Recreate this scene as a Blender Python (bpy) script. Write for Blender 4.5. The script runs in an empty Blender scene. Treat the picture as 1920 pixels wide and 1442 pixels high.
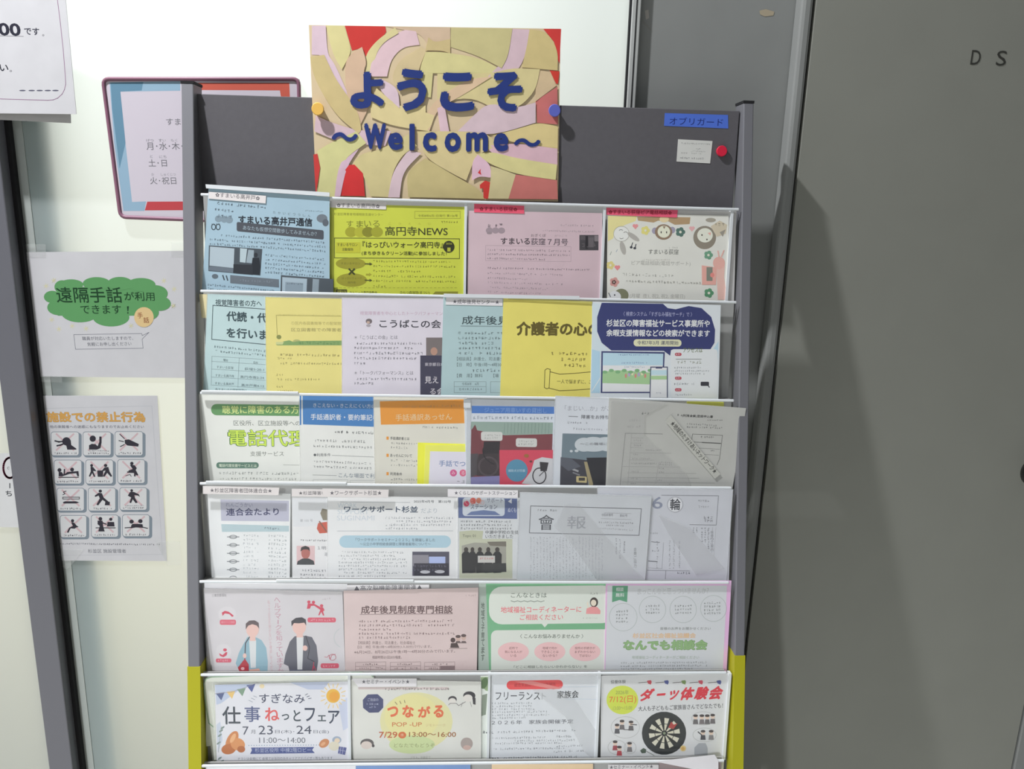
import bpy, math, random
from mathutils import Vector, Matrix

# ------------------------------------------------------------------ scene, camera, light
scene = bpy.context.scene
C = scene.collection
scene.view_settings.view_transform = 'Standard'
scene.view_settings.look = 'None'
scene.view_settings.exposure = -0.25
scene.view_settings.gamma = 1.0
scene.view_settings.use_curve_mapping = False
scene.cycles.transparent_max_bounces = 48

FPX, CX, CY, CAM_H = 1420.0, 960.0, 721.0, 1.45
YAW = math.radians(3.0)
dn = Vector((792 - CX, 6924 - CY, FPX)).normalized()          # world down, seen from the camera
zc = Vector((0, 0, 1))
fh = (zc - zc.dot(dn) * dn).normalized()
rh = dn.cross(fh)
wx = math.cos(YAW) * rh + math.sin(YAW) * fh
wy = (-dn).cross(wx)
ROT = Matrix((wx, wy, -dn))                                   # camera (x right, y down, z forward) -> world
CAM = Vector((0, 0, CAM_H))

cam_data = bpy.data.cameras.new('camera')
cam_data.sensor_width = 36.0
cam_data.lens = FPX / 1920 * 36.0
cam_data.clip_start = 0.02
cam = bpy.data.objects.new('camera', cam_data)
C.objects.link(cam)
cam.matrix_world = Matrix.Translation(CAM) @ (ROT @ Matrix(((1, 0, 0), (0, -1, 0), (0, 0, -1)))).to_4x4()
scene.camera = cam

YW = 1.345                                                    # the wall behind the rack

world = bpy.data.worlds.new('room_light')
scene.world = world
world.use_nodes = True
# soft light of the room: most of it comes from the bright side of the hall on the left
wn = world.node_tree
wtc, wsx, wmr = wn.nodes.new('ShaderNodeTexCoord'), wn.nodes.new('ShaderNodeSeparateXYZ'), wn.nodes.new('ShaderNodeMapRange')
wmr.inputs['From Min'].default_value, wmr.inputs['From Max'].default_value = -0.9, 0.8
wmr.inputs['To Min'].default_value, wmr.inputs['To Max'].default_value = 0.56, 0.05
wn.links.new(wtc.outputs['Generated'], wsx.inputs[0])
wn.links.new(wsx.outputs['X'], wmr.inputs['Value'])
wn.links.new(wmr.outputs['Result'], wn.nodes['Background'].inputs[1])
wn.nodes['Background'].inputs[0].default_value = (0.93, 0.97, 1.0, 1)

def lamp(name, loc, target, power, sx, sy, col=(1, 1, 1)):
    l = bpy.data.lights.new(name, 'AREA')
    l.shape = 'RECTANGLE'
    l.size, l.size_y, l.energy, l.color = sx, sy, power, col
    o = bpy.data.objects.new(name, l)
    C.objects.link(o)
    o.location = loc
    o.rotation_euler = (Vector(target) - Vector(loc)).to_track_quat('-Z', 'Y').to_euler()
    return o

lamp('ceiling_downlight', (-1.00, 0.70, 3.10), (-1.00, 0.701, 0.0), 84.0, 0.07, 0.07, (0.96, 0.97, 1.0))
sp = bpy.data.lights.new('corridor_spot', 'SPOT')              # recessed corridor lamp: its beam reaches only the lower part of wall and rack
sp.energy, sp.spot_size, sp.spot_blend, sp.shadow_soft_size, sp.color = 570.0, math.radians(157), 0.5, 0.10, (0.95, 0.98, 1.0)
spo = bpy.data.objects.new('corridor_spot', sp)
C.objects.link(spo)
spo.location = (-2.00, -2.30, 2.50)
lamp('room_lamp_behind_glass', (-0.48, YW + 0.55, 1.95), (-0.44, YW, 1.9), 10.0, 1.35, 0.55, (0.97, 1.0, 0.97))
lamp('lower_room_lamp_behind_glass', (-0.4, YW + 0.7, 0.95), (-0.45, YW, 0.85), 5.5, 1.2, 0.7, (1.0, 0.90, 0.62))

# ------------------------------------------------------------------ helpers
def ray(x, y):
    return ROT @ Vector(((x - CX) / FPX, (y - CY) / FPX, 1.0))

def hit(x, y, P, N):
    d = ray(x, y)
    return CAM + d * ((P - CAM).dot(N) / d.dot(N))

def lean(deg):                                                # normal (to the viewer) of a board leaning back
    a = math.radians(deg)
    return Vector((0, -math.cos(a), math.sin(a)))

WALLN = Vector((0, -1, 0))
def wall(x, y, off=0.0):
    return hit(x, y, Vector((0, YW - off, 0)), WALLN)

def lin(c):
    out = []
    for v in c:
        v = max(0.0, min(255.0, v)) / 255.0
        out.append(v / 12.92 if v <= 0.04045 else ((v + 0.055) / 1.055) ** 2.4)
    return out

MATS = {}
def paint(c, rough=0.6, metal=0.0, spec=0.3, noise=0.0, scale=60.0, key=None):
    """principled material of linear colour c; noise: mottling of the surface"""
    c = tuple(round(max(0.004, min(0.92, v)), 3) for v in c)
    k = (c, rough, metal, spec, noise, scale)
    if k in MATS:
        return MATS[k]
    m = bpy.data.materials.new('paint')
    m.use_nodes = True
    nt = m.node_tree
    b = nt.nodes['Principled BSDF']
    b.inputs['Base Color'].default_value = (*c, 1)
    b.inputs['Roughness'].default_value = rough
    b.inputs['Metallic'].default_value = metal
    b.inputs['Specular IOR Level'].default_value = spec
    if noise > 0:
        tc = nt.nodes.new('ShaderNodeTexCoord')
        n = nt.nodes.new('ShaderNodeTexNoise')
        n.inputs['Scale'].default_value = scale
        n.inputs['Detail'].default_value = 4
        r = nt.nodes.new('ShaderNodeValToRGB')
        r.color_ramp.elements[0].position, r.color_ramp.elements[1].position = 0.3, 0.7
        r.color_ramp.elements[0].color = (*[v * (1 - noise) for v in c], 1)
        r.color_ramp.elements[1].color = (*[min(0.95, v * (1 + noise)) for v in c], 1)
        nt.links.new(tc.outputs['Object'], n.inputs['Vector'])
        nt.links.new(n.outputs['Fac'], r.inputs['Fac'])
        nt.links.new(r.outputs['Color'], b.inputs['Base Color'])
    MATS[k] = m
    return m

def P255(r, g, b, rough=0.6, **k):
    return paint(lin((r, g, b)), rough, **k)

def clear_mat(name, fac, rough, col=(1, 1, 1), milk=0.0, milkcol=(0.8, 0.8, 0.8)):
    m = bpy.data.materials.new(name)
    m.use_nodes = True
    nt = m.node_tree
    nt.nodes.clear()
    out = nt.nodes.new('ShaderNodeOutputMaterial')
    t = nt.nodes.new('ShaderNodeBsdfTransparent'); t.inputs[0].default_value = (*col, 1)
    g = nt.nodes.new('ShaderNodeBsdfGlossy'); g.inputs['Roughness'].default_value = rough
    mix = nt.nodes.new('ShaderNodeMixShader'); mix.inputs[0].default_value = fac
    nt.links.new(t.outputs[0], mix.inputs[1]); nt.links.new(g.outputs[0], mix.inputs[2])
    last = mix
    if milk > 0:
        d0 = nt.nodes.new('ShaderNodeBsdfDiffuse'); d0.inputs[0].default_value = (*milkcol, 1)
        d1 = nt.nodes.new('ShaderNodeBsdfTranslucent'); d1.inputs[0].default_value = (0.97, 0.97, 0.97, 1)
        d = nt.nodes.new('ShaderNodeMixShader'); d.inputs[0].default_value = 0.6
        nt.links.new(d0.outputs[0], d.inputs[1]); nt.links.new(d1.outputs[0], d.inputs[2])
        m2 = nt.nodes.new('ShaderNodeMixShader'); m2.inputs[0].default_value = milk
        nt.links.new(mix.outputs[0], m2.inputs[1]); nt.links.new(d.outputs[0], m2.inputs[2])
        last = m2
    nt.links.new(last.outputs[0], out.inputs[0])
    return m

CLEAR = clear_mat('clear_acrylic', 0.012, 0.08, (0.996, 0.997, 0.997))
SLEEVE = clear_mat('clear_sleeve_plastic', 0.018, 0.22, (0.995, 0.997, 0.997), 0.018)
MILKY = clear_mat('milky_plastic', 0.03, 0.3, (0.98, 0.98, 0.98), 0.25, (0.8, 0.82, 0.82))
VEIL = clear_mat('frosted_plastic', 0.03, 0.35, (0.99, 0.99, 0.99), 0.15, (0.78, 0.78, 0.78))
TAPE = clear_mat('clear_tape_plastic', 0.03, 0.2, (0.99, 0.99, 0.99), 0.16, (0.8, 0.82, 0.8))
RIM = paint((0.74, 0.77, 0.79), 0.35, spec=0.5)

def frosted_glass():
    m = bpy.data.materials.new('frosted_glass')
    m.use_nodes = True
    nt = m.node_tree
    nt.nodes.clear()
    out = nt.nodes.new('ShaderNodeOutputMaterial')
    d = nt.nodes.new('ShaderNodeBsdfDiffuse'); d.inputs[0].default_value = (0.66, 0.70, 0.70, 1)
    t = nt.nodes.new('ShaderNodeBsdfTranslucent'); t.inputs[0].default_value = (0.86, 0.90, 0.88, 1)
    g = nt.nodes.new('ShaderNodeBsdfGlossy'); g.inputs['Roughness'].default_value = 0.25
    m1 = nt.nodes.new('ShaderNodeMixShader'); m1.inputs[0].default_value = 0.78
    m2 = nt.nodes.new('ShaderNodeMixShader'); m2.inputs[0].default_value = 0.03
    nt.links.new(d.outputs[0], m1.inputs[1]); nt.links.new(t.outputs[0], m1.inputs[2])
    nt.links.new(m1.outputs[0], m2.inputs[1]); nt.links.new(g.outputs[0], m2.inputs[2])
    nt.links.new(m2.outputs[0], out.inputs[0])
    return m

def mesh_obj(name, verts, faces, mats, parent=None, fmats=None, smooth=False):
    me = bpy.data.meshes.new(name)
    me.from_pydata([tuple(v) for v in verts], [], faces)
    for m in (mats if isinstance(mats, (list, tuple)) else [mats]):
        me.materials.append(m)
    if fmats:
        me.polygons.foreach_set('material_index', fmats)
    if smooth:
        for p in me.polygons:
            p.use_smooth = True
    me.update()
    o = bpy.data.objects.new(name, me)
    C.objects.link(o)
    if parent is not None:
        o.parent = parent
    return o

def tag(o, label=None, cat=None, group=None, kind=None):
    if label: o['label'] = label
    if cat: o['category'] = cat
    if group: o['group'] = group
    if kind: o['kind'] = kind
    return o

def empty(name, loc=(0, 0, 0)):
    o = bpy.data.objects.new(name, None)
    o.empty_display_size = 0.05
    C.objects.link(o)
    o.location = loc
    return o

HEXF = [(0, 1, 2, 3), (7, 6, 5, 4), (0, 4, 5, 1), (1, 5, 6, 2), (2, 6, 7, 3), (3, 7, 4, 0)]
def hexa(front, back):
    """solid of two matching quads (front TL TR BR BL seen from the front)"""
    return list(front) + list(back), [(3, 2, 1, 0), (4, 5, 6, 7), (1, 5, 4, 0), (2, 6, 5, 1), (3, 7, 6, 2), (0, 4, 7, 3)]

def bevel(o, w, seg=2):
    md = o.modifiers.new('bevel', 'BEVEL')
    md.width, md.segments, md.limit_method = w, seg, 'ANGLE'
    return o

def box(name, x0, x1, y0, y1, z0, z1, m, parent=None, bev=0.0, kind=None):
    f = [(x0, y0, z1), (x1, y0, z1), (x1, y0, z0), (x0, y0, z0)]
    b = [(x0, y1, z1), (x1, y1, z1), (x1, y1, z0), (x0, y1, z0)]
    v, fc = hexa(f, b)
    o = mesh_obj(name, v, fc, m, parent)
    if bev: bevel(o, bev)
    if kind: o['kind'] = kind
    return o

def lathe(name, prof, m, n=28, parent=None):
    """prof: (radius, height) pairs turned about local z"""
    v, f = [], []
    for r, h in prof:
        for i in range(n):
            a = 2 * math.pi * i / n
            v.append((r * math.cos(a), r * math.sin(a), h))
    for j in range(len(prof) - 1):
        for i in range(n):
            k = (i + 1) % n
            f.append((j * n + i, j * n + k, (j + 1) * n + k, (j + 1) * n + i))
    f.append(tuple(range(n - 1, -1, -1)))
    f.append(tuple((len(prof) - 1) * n + i for i in range(n)))
    return mesh_obj(name, v, f, m, parent, smooth=False)

# ------------------------------------------------------------------ lettering
GLYPHS = {}
def glyphs(s, bold):
    k = (s, bold)
    if k in GLYPHS:
        return GLYPHS[k]
    cu = bpy.data.curves.new('lettering', 'FONT')
    cu.body = s
    cu.resolution_u = 3
    ob = bpy.data.objects.new('lettering', cu)
    C.objects.link(ob)
    me = bpy.data.meshes.new_from_object(ob)
    vs = [(v.co.x, v.co.y) for v in me.vertices]
    fs = [tuple(p.vertices) for p in me.polygons]
    bpy.data.objects.remove(ob); bpy.data.curves.remove(cu); bpy.data.meshes.remove(me)
    if bold > 0:                                              # heavier strokes: the outline struck several times, slightly shifted
        n, v0, f0 = len(vs), vs, fs
        vs, fs = [], []
        for j in range(6):
            a = math.pi / 3 * j + .26
            vs += [(x + bold * math.cos(a), y + bold * math.sin(a)) for x, y in v0]
            fs += [tuple(k + n * j for k in q) for q in f0]
    x0, x1 = min(v[0] for v in vs), max(v[0] for v in vs)
    y0, y1 = min(v[1] for v in vs), max(v[1] for v in vs)
    w, h = max(1e-6, x1 - x0), max(1e-6, y1 - y0)
    n1 = len(vs) // 6 if bold > 0 else len(vs)                # each strike a hair above the last, so none shades another
    vs = [((v[0] - x0) / w, (v[1] - y0) / h, (k // n1) * 4e-6) for k, v in enumerate(vs)]
    GLYPHS[k] = (vs, fs)
    return GLYPHS[k]

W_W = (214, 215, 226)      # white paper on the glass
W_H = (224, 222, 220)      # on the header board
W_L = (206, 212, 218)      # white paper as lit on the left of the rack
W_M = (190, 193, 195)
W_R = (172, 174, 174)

class Sheet:
    """A sheet of paper lying in a plane; what is printed on it is part of its mesh."""
    STEP = 0.00003                                             # each layer of print over the one below
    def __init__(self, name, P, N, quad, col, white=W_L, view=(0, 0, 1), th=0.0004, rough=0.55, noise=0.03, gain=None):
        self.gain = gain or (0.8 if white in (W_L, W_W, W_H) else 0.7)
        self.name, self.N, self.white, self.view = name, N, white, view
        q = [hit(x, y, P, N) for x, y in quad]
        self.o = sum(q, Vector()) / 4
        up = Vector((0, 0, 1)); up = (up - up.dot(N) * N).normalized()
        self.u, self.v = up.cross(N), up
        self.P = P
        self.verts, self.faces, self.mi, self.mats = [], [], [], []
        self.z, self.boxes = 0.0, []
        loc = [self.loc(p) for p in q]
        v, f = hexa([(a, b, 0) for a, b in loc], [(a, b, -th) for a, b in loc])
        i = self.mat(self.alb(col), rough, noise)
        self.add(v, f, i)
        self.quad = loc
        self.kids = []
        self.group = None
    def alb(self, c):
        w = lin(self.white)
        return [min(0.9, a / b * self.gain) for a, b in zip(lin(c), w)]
    def mat(self, c, rough=0.6, noise=0.0):
        m = paint(c, rough, noise=noise, scale=25.0)
        if m not in self.mats: self.mats.append(m)
        return self.mats.index(m)
    def add(self, v, f, i):
        b = len(self.verts)
        self.verts += v
        for q in f:
            self.faces.append(tuple(b + k for k in q)); self.mi.append(i)
    def loc(self, p):
        d = p - self.o
        return d.dot(self.u), d.dot(self.v)
    def px(self, x, y):
        x0, y0, k = self.view
        return self.loc(hit(x0 + x / k, y0 + y / k, self.P, self.N))
    def lay(self, v, f, col):
        """print v (flat points), f in colour col over whatever it overlaps"""
        b = (min(p[0] for p in v), min(p[1] for p in v), max(p[0] for p in v), max(p[1] for p in v))
        n = 1 + max([k for q, k in self.boxes if q[0] < b[2] and b[0] < q[2] and q[1] < b[3] and b[1] < q[3]], default=0)
        self.boxes.append((b, n))
        z = n * self.STEP
        self.z = max(self.z, z)
        self.add([(p[0], p[1], z + (p[2] if len(p) > 2 else 0)) for p in v], f, self.mat(self.alb(col)))
        return self
    def poly(self, pts, col):
        q = [self.px(*p) for p in pts]
        a = sum(q[k][0] * q[(k + 1) % len(q)][1] - q[(k + 1) % len(q)][0] * q[k][1] for k in range(len(q)))
        if a < 0: q.reverse()
        return self.lay(q, [tuple(range(len(q)))], col)
    def rect(self, x0, y0, x1, y1, col, sk=0.0):
        """sk: drop of the right end against the left"""
        return self.poly([(x0, y0), (x1, y0 + sk), (x1, y1 + sk), (x0, y1)], col)
    def rr(self, x0, y0, x1, y1, r, col, sk=0.0):
        pts = []
        for cx, cy, a0 in ((x1 - r, y0 + r, -90), (x1 - r, y1 - r, 0), (x0 + r, y1 - r, 90), (x0 + r, y0 + r, 180)):
            for k in range(6):
                a = math.radians(a0 + 18 * k)
                x = cx + r * math.cos(a)
                pts.append((x, cy + r * math.sin(a) + sk * (x - x0) / max(1, x1 - x0)))
        return self.poly(pts, col)
    def ell(self, cx, cy, rx, ry, col, n=26, rot=0.0, a0=0, a1=360):
        pts = []
        full = a1 - a0 >= 360
        c, s = math.cos(math.radians(rot)), math.sin(math.radians(rot))
        for k in range(n if full else n + 1):
            a = math.radians(a0 + (a1 - a0) * k / n)
            x, y = rx * math.cos(a), ry * math.sin(a)
            pts.append((cx + x * c - y * s, cy + x * s + y * c))
        return self.poly(pts, col)
    def line(self, pts, w, col, closed=False):
        n, v, f = len(pts), [], []
        for k in range(n if closed else n - 1):
            (xa, ya), (xb, yb) = pts[k], pts[(k + 1) % n]
            d = math.hypot(xb - xa, yb - ya) or 1
            nx, ny = -(yb - ya) / d * w / 2, (xb - xa) / d * w / 2
            ex, ey = (xb - xa) / d * w * .4, (yb - ya) / d * w * .4
            q = [self.px(xa + nx - ex, ya + ny - ey), self.px(xb + nx + ex, yb + ny + ey), self.px(xb - nx + ex, yb - ny + ey), self.px(xa - nx - ex, ya - ny - ey)]
            b = len(v)
            v += q; f.append((b + 3, b + 2, b + 1, b))
        return self.lay(v, f, col)
    def frame(self, x0, y0, x1, y1, w, col, sk=0.0):
        return self.line([(x0, y0), (x1, y0 + sk), (x1, y1 + sk), (x0, y1)], w, col, True)
    def ring(self, cx, cy, rx, ry, w, col, n=28, a0=0, a1=360, rot=0):
        c, s = math.cos(math.radians(rot)), math.sin(math.radians(rot))
        pts = []
        full = a1 - a0 >= 360
        for k in range(n if full else n + 1):
            a = math.radians(a0 + (a1 - a0) * k / n)
            x, y = rx * math.cos(a), ry * math.sin(a)
            pts.append((cx + x * c - y * s, cy + x * s + y * c))
        return self.line(pts, w, col, full)
    def text(self, s, x0, yb, x1, h, col, sk=0.0, bold=0.0, slant=0.0):
        """s fills the box from x0 to x1, h high above the base line yb; sk: drop of the right end"""
        A, B = self.px(x0, yb), self.px(x1, yb + sk)
        T = self.px(x0, yb - h)
        ux, uy = B[0] - A[0], B[1] - A[1]
        L = math.hypot(ux, uy)
        hh = math.hypot(T[0] - A[0], T[1] - A[1])
        vx, vy = -uy / L * hh, ux / L * hh
        vs, fs = glyphs(s, bold)
        return self.lay([(A[0] + a * ux + b * vx + (b - .5) * slant * hh, A[1] + a * uy + b * vy, c) for a, b, c in vs], fs, col)
    def vtext(self, s, x, y0, y1, w, col, bold=0.0, dx=0.0):
        n = len(s)
        st = (y1 - y0) / n
        for k, ch in enumerate(s):
            xx = x + dx * k / n
            if ch in 'ーー〜':
                self.rect(xx + w * .4, y0 + st * (k + .12), xx + w * .55, y0 + st * (k + .88), col)
            elif ch not in ' 　':
                f = .6 if ch in '、。ょゃゅっ' else .9
                self.text(ch, xx + w * (1 - f) / 2, y0 + st * (k + .5 + f / 2), xx + w * (1 + f) / 2, st * f, col, 0, bold)
        return self
    def micro(self, x0, y, x1, h, col, sk=0.0, lines=1, gap=None, ragged=0.3, vert=False, dens=1.0):
        """lines of print too small to read: strokes of small characters"""
        rnd = random.Random(int(x0 * 7 + y * 13 + x1 * 3 + h * 101) + len(self.verts))
        gap = gap or h * 1.9
        v, f = [], []
        for ln in range(lines):
            yy = y + gap * ln
            end = x1 if lines == 1 or ln < lines - 1 else x1 - (x1 - x0) * rnd.random() * ragged * 1.6
            x = x0
            while x < end - h * .5:
                if rnd.random() < 0.045:
                    x += h * .9; continue
                cw = h * rnd.choice((.75, .85, .9))
                for _ in range(rnd.choice((2, 3, 3, 4))):
                    if rnd.random() > dens: continue
                    t = h * .16
                    if rnd.random() < .55:
                        a = rnd.random() * (h - t); b0 = rnd.random() * cw * .4; b1 = cw - rnd.random() * cw * .3
                        bx = (b0, a, b1, a + t)
                    else:
                        a = rnd.random() * (cw - t); b0 = rnd.random() * h * .4; b1 = h - rnd.random() * h * .2
                        bx = (a, b0, a + t, b1)
                    if vert:
                        p = [(yy + bx[0], x + bx[1]), (yy + bx[2], x + bx[1]), (yy + bx[2], x + bx[3]), (yy + bx[0], x + bx[3])]
                    else:
                        dy = sk * (x - x0) / max(1, x1 - x0)
                        p = [(x + bx[0], yy + bx[1] + dy), (x + bx[2], yy + bx[1] + dy), (x + bx[2], yy + bx[3] + dy), (x + bx[0], yy + bx[3] + dy)]
                    q = [self.px(*k) for k in p]
                    b = len(v)
                    v += q; f.append((b + 3, b + 2, b + 1, b))
                x += h * 1.08
        return self.lay(v, f, col) if v else self
    def at(self, pts, z):
        return [(*self.px(*p), z) for p in pts]
    def kid(self, name, pts, m, z, th=0.0002, label=None):
        """a piece of its own lying on the sheet (tape, sleeve, scrap)"""
        self.kids.append((name, [self.px(*p) for p in pts], m, z, th, label))
        return self
    def sleeve(self, grow=2.5, m=None, z=0.0, edge=True):
        z = max(z, self.z + .0002)
        (x0, y0), (x1, y1), (x2, y2), (x3, y3) = self.quad
        g = grow * .001
        q = [(x0 - g, y0 + g), (x1 + g, y1 + g), (x2 + g, y2 - g), (x3 - g, y3 - g)]
        self.kids.append(('clear_sleeve', q, m or SLEEVE, z, 0.00015, 'edge' if edge else None))
        return self
    def build(self, label, cat='leaflet', group=None):
        o = mesh_obj(self.name, self.verts, self.faces, self.mats, None, self.mi)
        o.matrix_world = Matrix.Translation(self.o) @ Matrix((self.u, self.v, self.N)).transposed().to_4x4()
        tag(o, label, cat, group or self.group)
        for name, q, m, z, th, extra in self.kids:
            a = sum(q[k][0] * q[(k + 1) % len(q)][1] - q[(k + 1) % len(q)][0] * q[k][1] for k in range(len(q)))
            if a < 0: q = q[::-1]
            n = len(q)
            v = [(x, y, z) for x, y in q] + [(x, y, z - th) for x, y in q]
            f = [tuple(range(n)), tuple(range(2 * n - 1, n - 1, -1))] + [(k, k + n, (k + 1) % n + n, (k + 1) % n) for k in range(n)]
            if extra == 'edge':
                # welded rim of the sleeve: a thin milky border on its face
                w = .0016
                cx, cy = sum(p[0] for p in q) / n, sum(p[1] for p in q) / n
                inn = [(x + (w if x < cx else -w), y + (w if y < cy else -w)) for x, y in q]
                b = len(v)
                v += [(x, y, z + .00012) for x, y in q] + [(x, y, z + .00012) for x, y in inn]
                f += [(b + k, b + (k + 1) % n, b + n + (k + 1) % n, b + n + k) for k in range(n)]
                fm = [0] * (2 + n) + [1] * n
                mesh_obj(name, v, f, [m, MILKY], o, fm)
            else:
                k = mesh_obj(name, v, f, m, o)
                if extra: k['label'] = extra
        return o

# ------------------------------------------------------------------ the setting
M_WALL = P255(140, 142, 140, 0.55, noise=0.025, scale=14.0)
M_DOOR = P255(144, 145, 137, 0.5, noise=0.02, scale=10.0)
M_METAL = P255(106, 106, 113, 0.42, metal=0.25, spec=0.5)
M_DARK = P255(34, 34, 36, 0.8)
FROST = frosted_glass()

xm0, xm1 = wall(2.4, 740, .035).x, wall(57, 740, .035).x      # mullion
xg1 = wall(1178, 100).x                                        # right end of the glass
xt1 = wall(1194.5, 100).x
xj0 = wall(1459, 312).x                                        # foot of the door frame's side
FO = 0.034                                                     # how far the door frame stands out
xj1 = wall(1531.5, 0, FO).x
xd1 = wall(1920, 1320, FO).x
ZT = 2.75

fl = mesh_obj('floor', [(-3.2, -3.2, 0), (3.2, -3.2, 0), (3.2, YW + 1.0, 0), (-3.2, YW + 1.0, 0)], [(0, 1, 2, 3)],
              P255(204, 202, 194, 0.5, noise=0.06, scale=8.0)); fl['kind'] = 'structure'
g = mesh_obj('window_1', [(xm1 - .012, YW, ZT), (xg1 + .004, YW, ZT), (xg1 + .004, YW, .06), (xm1 - .012, YW, .06)], [(3, 2, 1, 0)], FROST); g['kind'] = 'structure'
g = mesh_obj('window_2', [(-2.0, YW, ZT), (xm0 + .012, YW, ZT), (xm0 + .012, YW, .06), (-2.0, YW, .06)], [(3, 2, 1, 0)], FROST); g['kind'] = 'structure'
# mullion between the two panes: a slightly stepped metal post with a dark gasket on its right
mu = box('trim_1', xm0, xm1 - .004, YW - .035, YW + .03, 0, ZT, M_METAL, bev=.002, kind='structure')
box('gasket', xm1 - .004, xm1 + .003, YW - .012, YW + .012, 0, ZT, M_DARK, mu)
box('rear_rail', xm1 + .003, xm1 + .018, YW - .0015, YW + .03, 0, ZT, P255(170, 176, 172, .35, metal=.2), mu)
box('trim_2', -2.0, xg1, YW - .02, YW + .03, 0, .06, M_METAL, kind='structure')
# rail of the room behind the glass, seen blurred through it
rl = box('trim_3', wall(34, 300).x, wall(103, 300).x, YW + .018, YW + .07, 0, ZT, P255(150, 165, 166, .6), kind='structure')
# glazing bead and grey wall on the right
tr = box('trim_4', xg1, xt1, YW - .012, YW + .03, 0, ZT, P255(188, 190, 188, .4, metal=.1), bev=.0015, kind='structure')
box('gasket', xg1 - .003, xg1 + .0005, YW - .009, YW + .01, 0, ZT, M_DARK, tr)
box('gasket', xg1 + .0065, xg1 + .0085, YW - .0126, YW - .010, 0, ZT, M_DARK, tr)
box('wall_back', xt1, 2.2, YW, YW + .03, 0, ZT, M_WALL, kind='structure')
fr = box('trim_5', xj0, xj1 - .0035, YW - FO, YW, 0, ZT, M_WALL, bev=.006, kind='structure')
dr = box('door_1', xj1, xd1, YW - FO, YW - .001, .01, ZT, M_DOOR, kind='structure')
box('trim_6', xd1 + .005, xd1 + .09, YW - FO, YW, 0, ZT, M_WALL, bev=.004, kind='structure')
box('door_gap', xj1 - .0036, xj1 + .0002, YW - FO + .012, YW - .0005, 0, ZT, M_DARK, dr)
box('door_gap', xd1 - .0002, xd1 + .0052, YW - FO + .012, YW - .0005, 0, ZT, M_DARK, dr)
# the letters on the door
for ch, x0, y0, x1, y1 in (('D', 1819, 94.5, 1841, 121), ('S', 1866.5, 95.5, 1889.5, 123)):
    vs, fs = glyphs(ch, 0.0)
    A, B = wall(x0, y1, FO + .0006), wall(x1, y0, FO + .0006)
    n = len(vs)
    v = [(A.x + a * (B.x - A.x), A.y, A.z + b * (B.z - A.z)) for a, b, c in vs]
    lt = mesh_obj('lettering', v, fs, P255(62, 62, 58, .5), dr)
# door knob just at the picture's edge
k = lathe('door_knob', [(.030, 0), (.030, .004), (.012, .006), (.011, .030), (.020, .036), (.027, .046), (.027, .056), (.021, .066), (.008, .070)], P255(70, 70, 68, .35, metal=.6), 32, dr)
kc = wall(1942, 884, FO)
k.location = kc
k.rotation_euler = (math.radians(90), 0, 0)
# scuffs on the grey wall
def decal(name, pts, col, parent):
    mesh_obj(name, [wall(x, y, .0005) for x, y in pts], [tuple(range(len(pts) - 1, -1, -1))], P255(*col), parent)
wb = bpy.data.objects['wall_back']
decal('scuff_mark', [(1203, 36), (1207, 38), (1218, 52), (1224, 60), (1219, 57), (1207, 45)], (138, 138, 134), wb)
decal('scuff_mark', [(1424, 20), (1436, 17), (1452, 22), (1450, 29), (1434, 31), (1425, 27)], (172, 160, 138), wb)
decal('scuff_mark', [(1209, 20), (1216, 18), (1217, 34), (1211, 37)], (170, 166, 160), wb)

# ------------------------------------------------------------------ the rack
A_RACK, A_TIER = 11.0, 4.0
NR, NT = lean(A_RACK), lean(A_TIER)
P_RIM1 = hit(873, 378, Vector((0, 1.215, 0)), WALLN)
RIM_Y = (378, 556, 744, 911, 1092, 1264, 1432)
ORI = [hit(873, y, P_RIM1, NR) for y in RIM_Y]
TOPN = 0.012                                                   # rim front, in front of a pocket's back
def tier(i, n):                                                # point of a plane n (mm) in front of pocket back i (1-7)
    return ORI[i - 1] + NT * (n * .001 - TOPN)

rack = empty('leaflet_rack', (-.04, 1.0, 0))
tag(rack, 'grey metal leaflet rack with clear stepped pockets and yellow bands on its posts', 'rack')
bpy.context.view_layer.update()
RINV = rack.matrix_world.inverted()
def rpart(name, verts, faces, m, parent=None, bev=0.0, fm=None):
    loc = RINV if parent is None else Matrix.Translation(-Vector(rack.location))
    o = mesh_obj(name, [loc @ Vector(v) for v in verts], faces, m, parent or rack, fm)
    if bev: bevel(o, bev)
    return o

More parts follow.
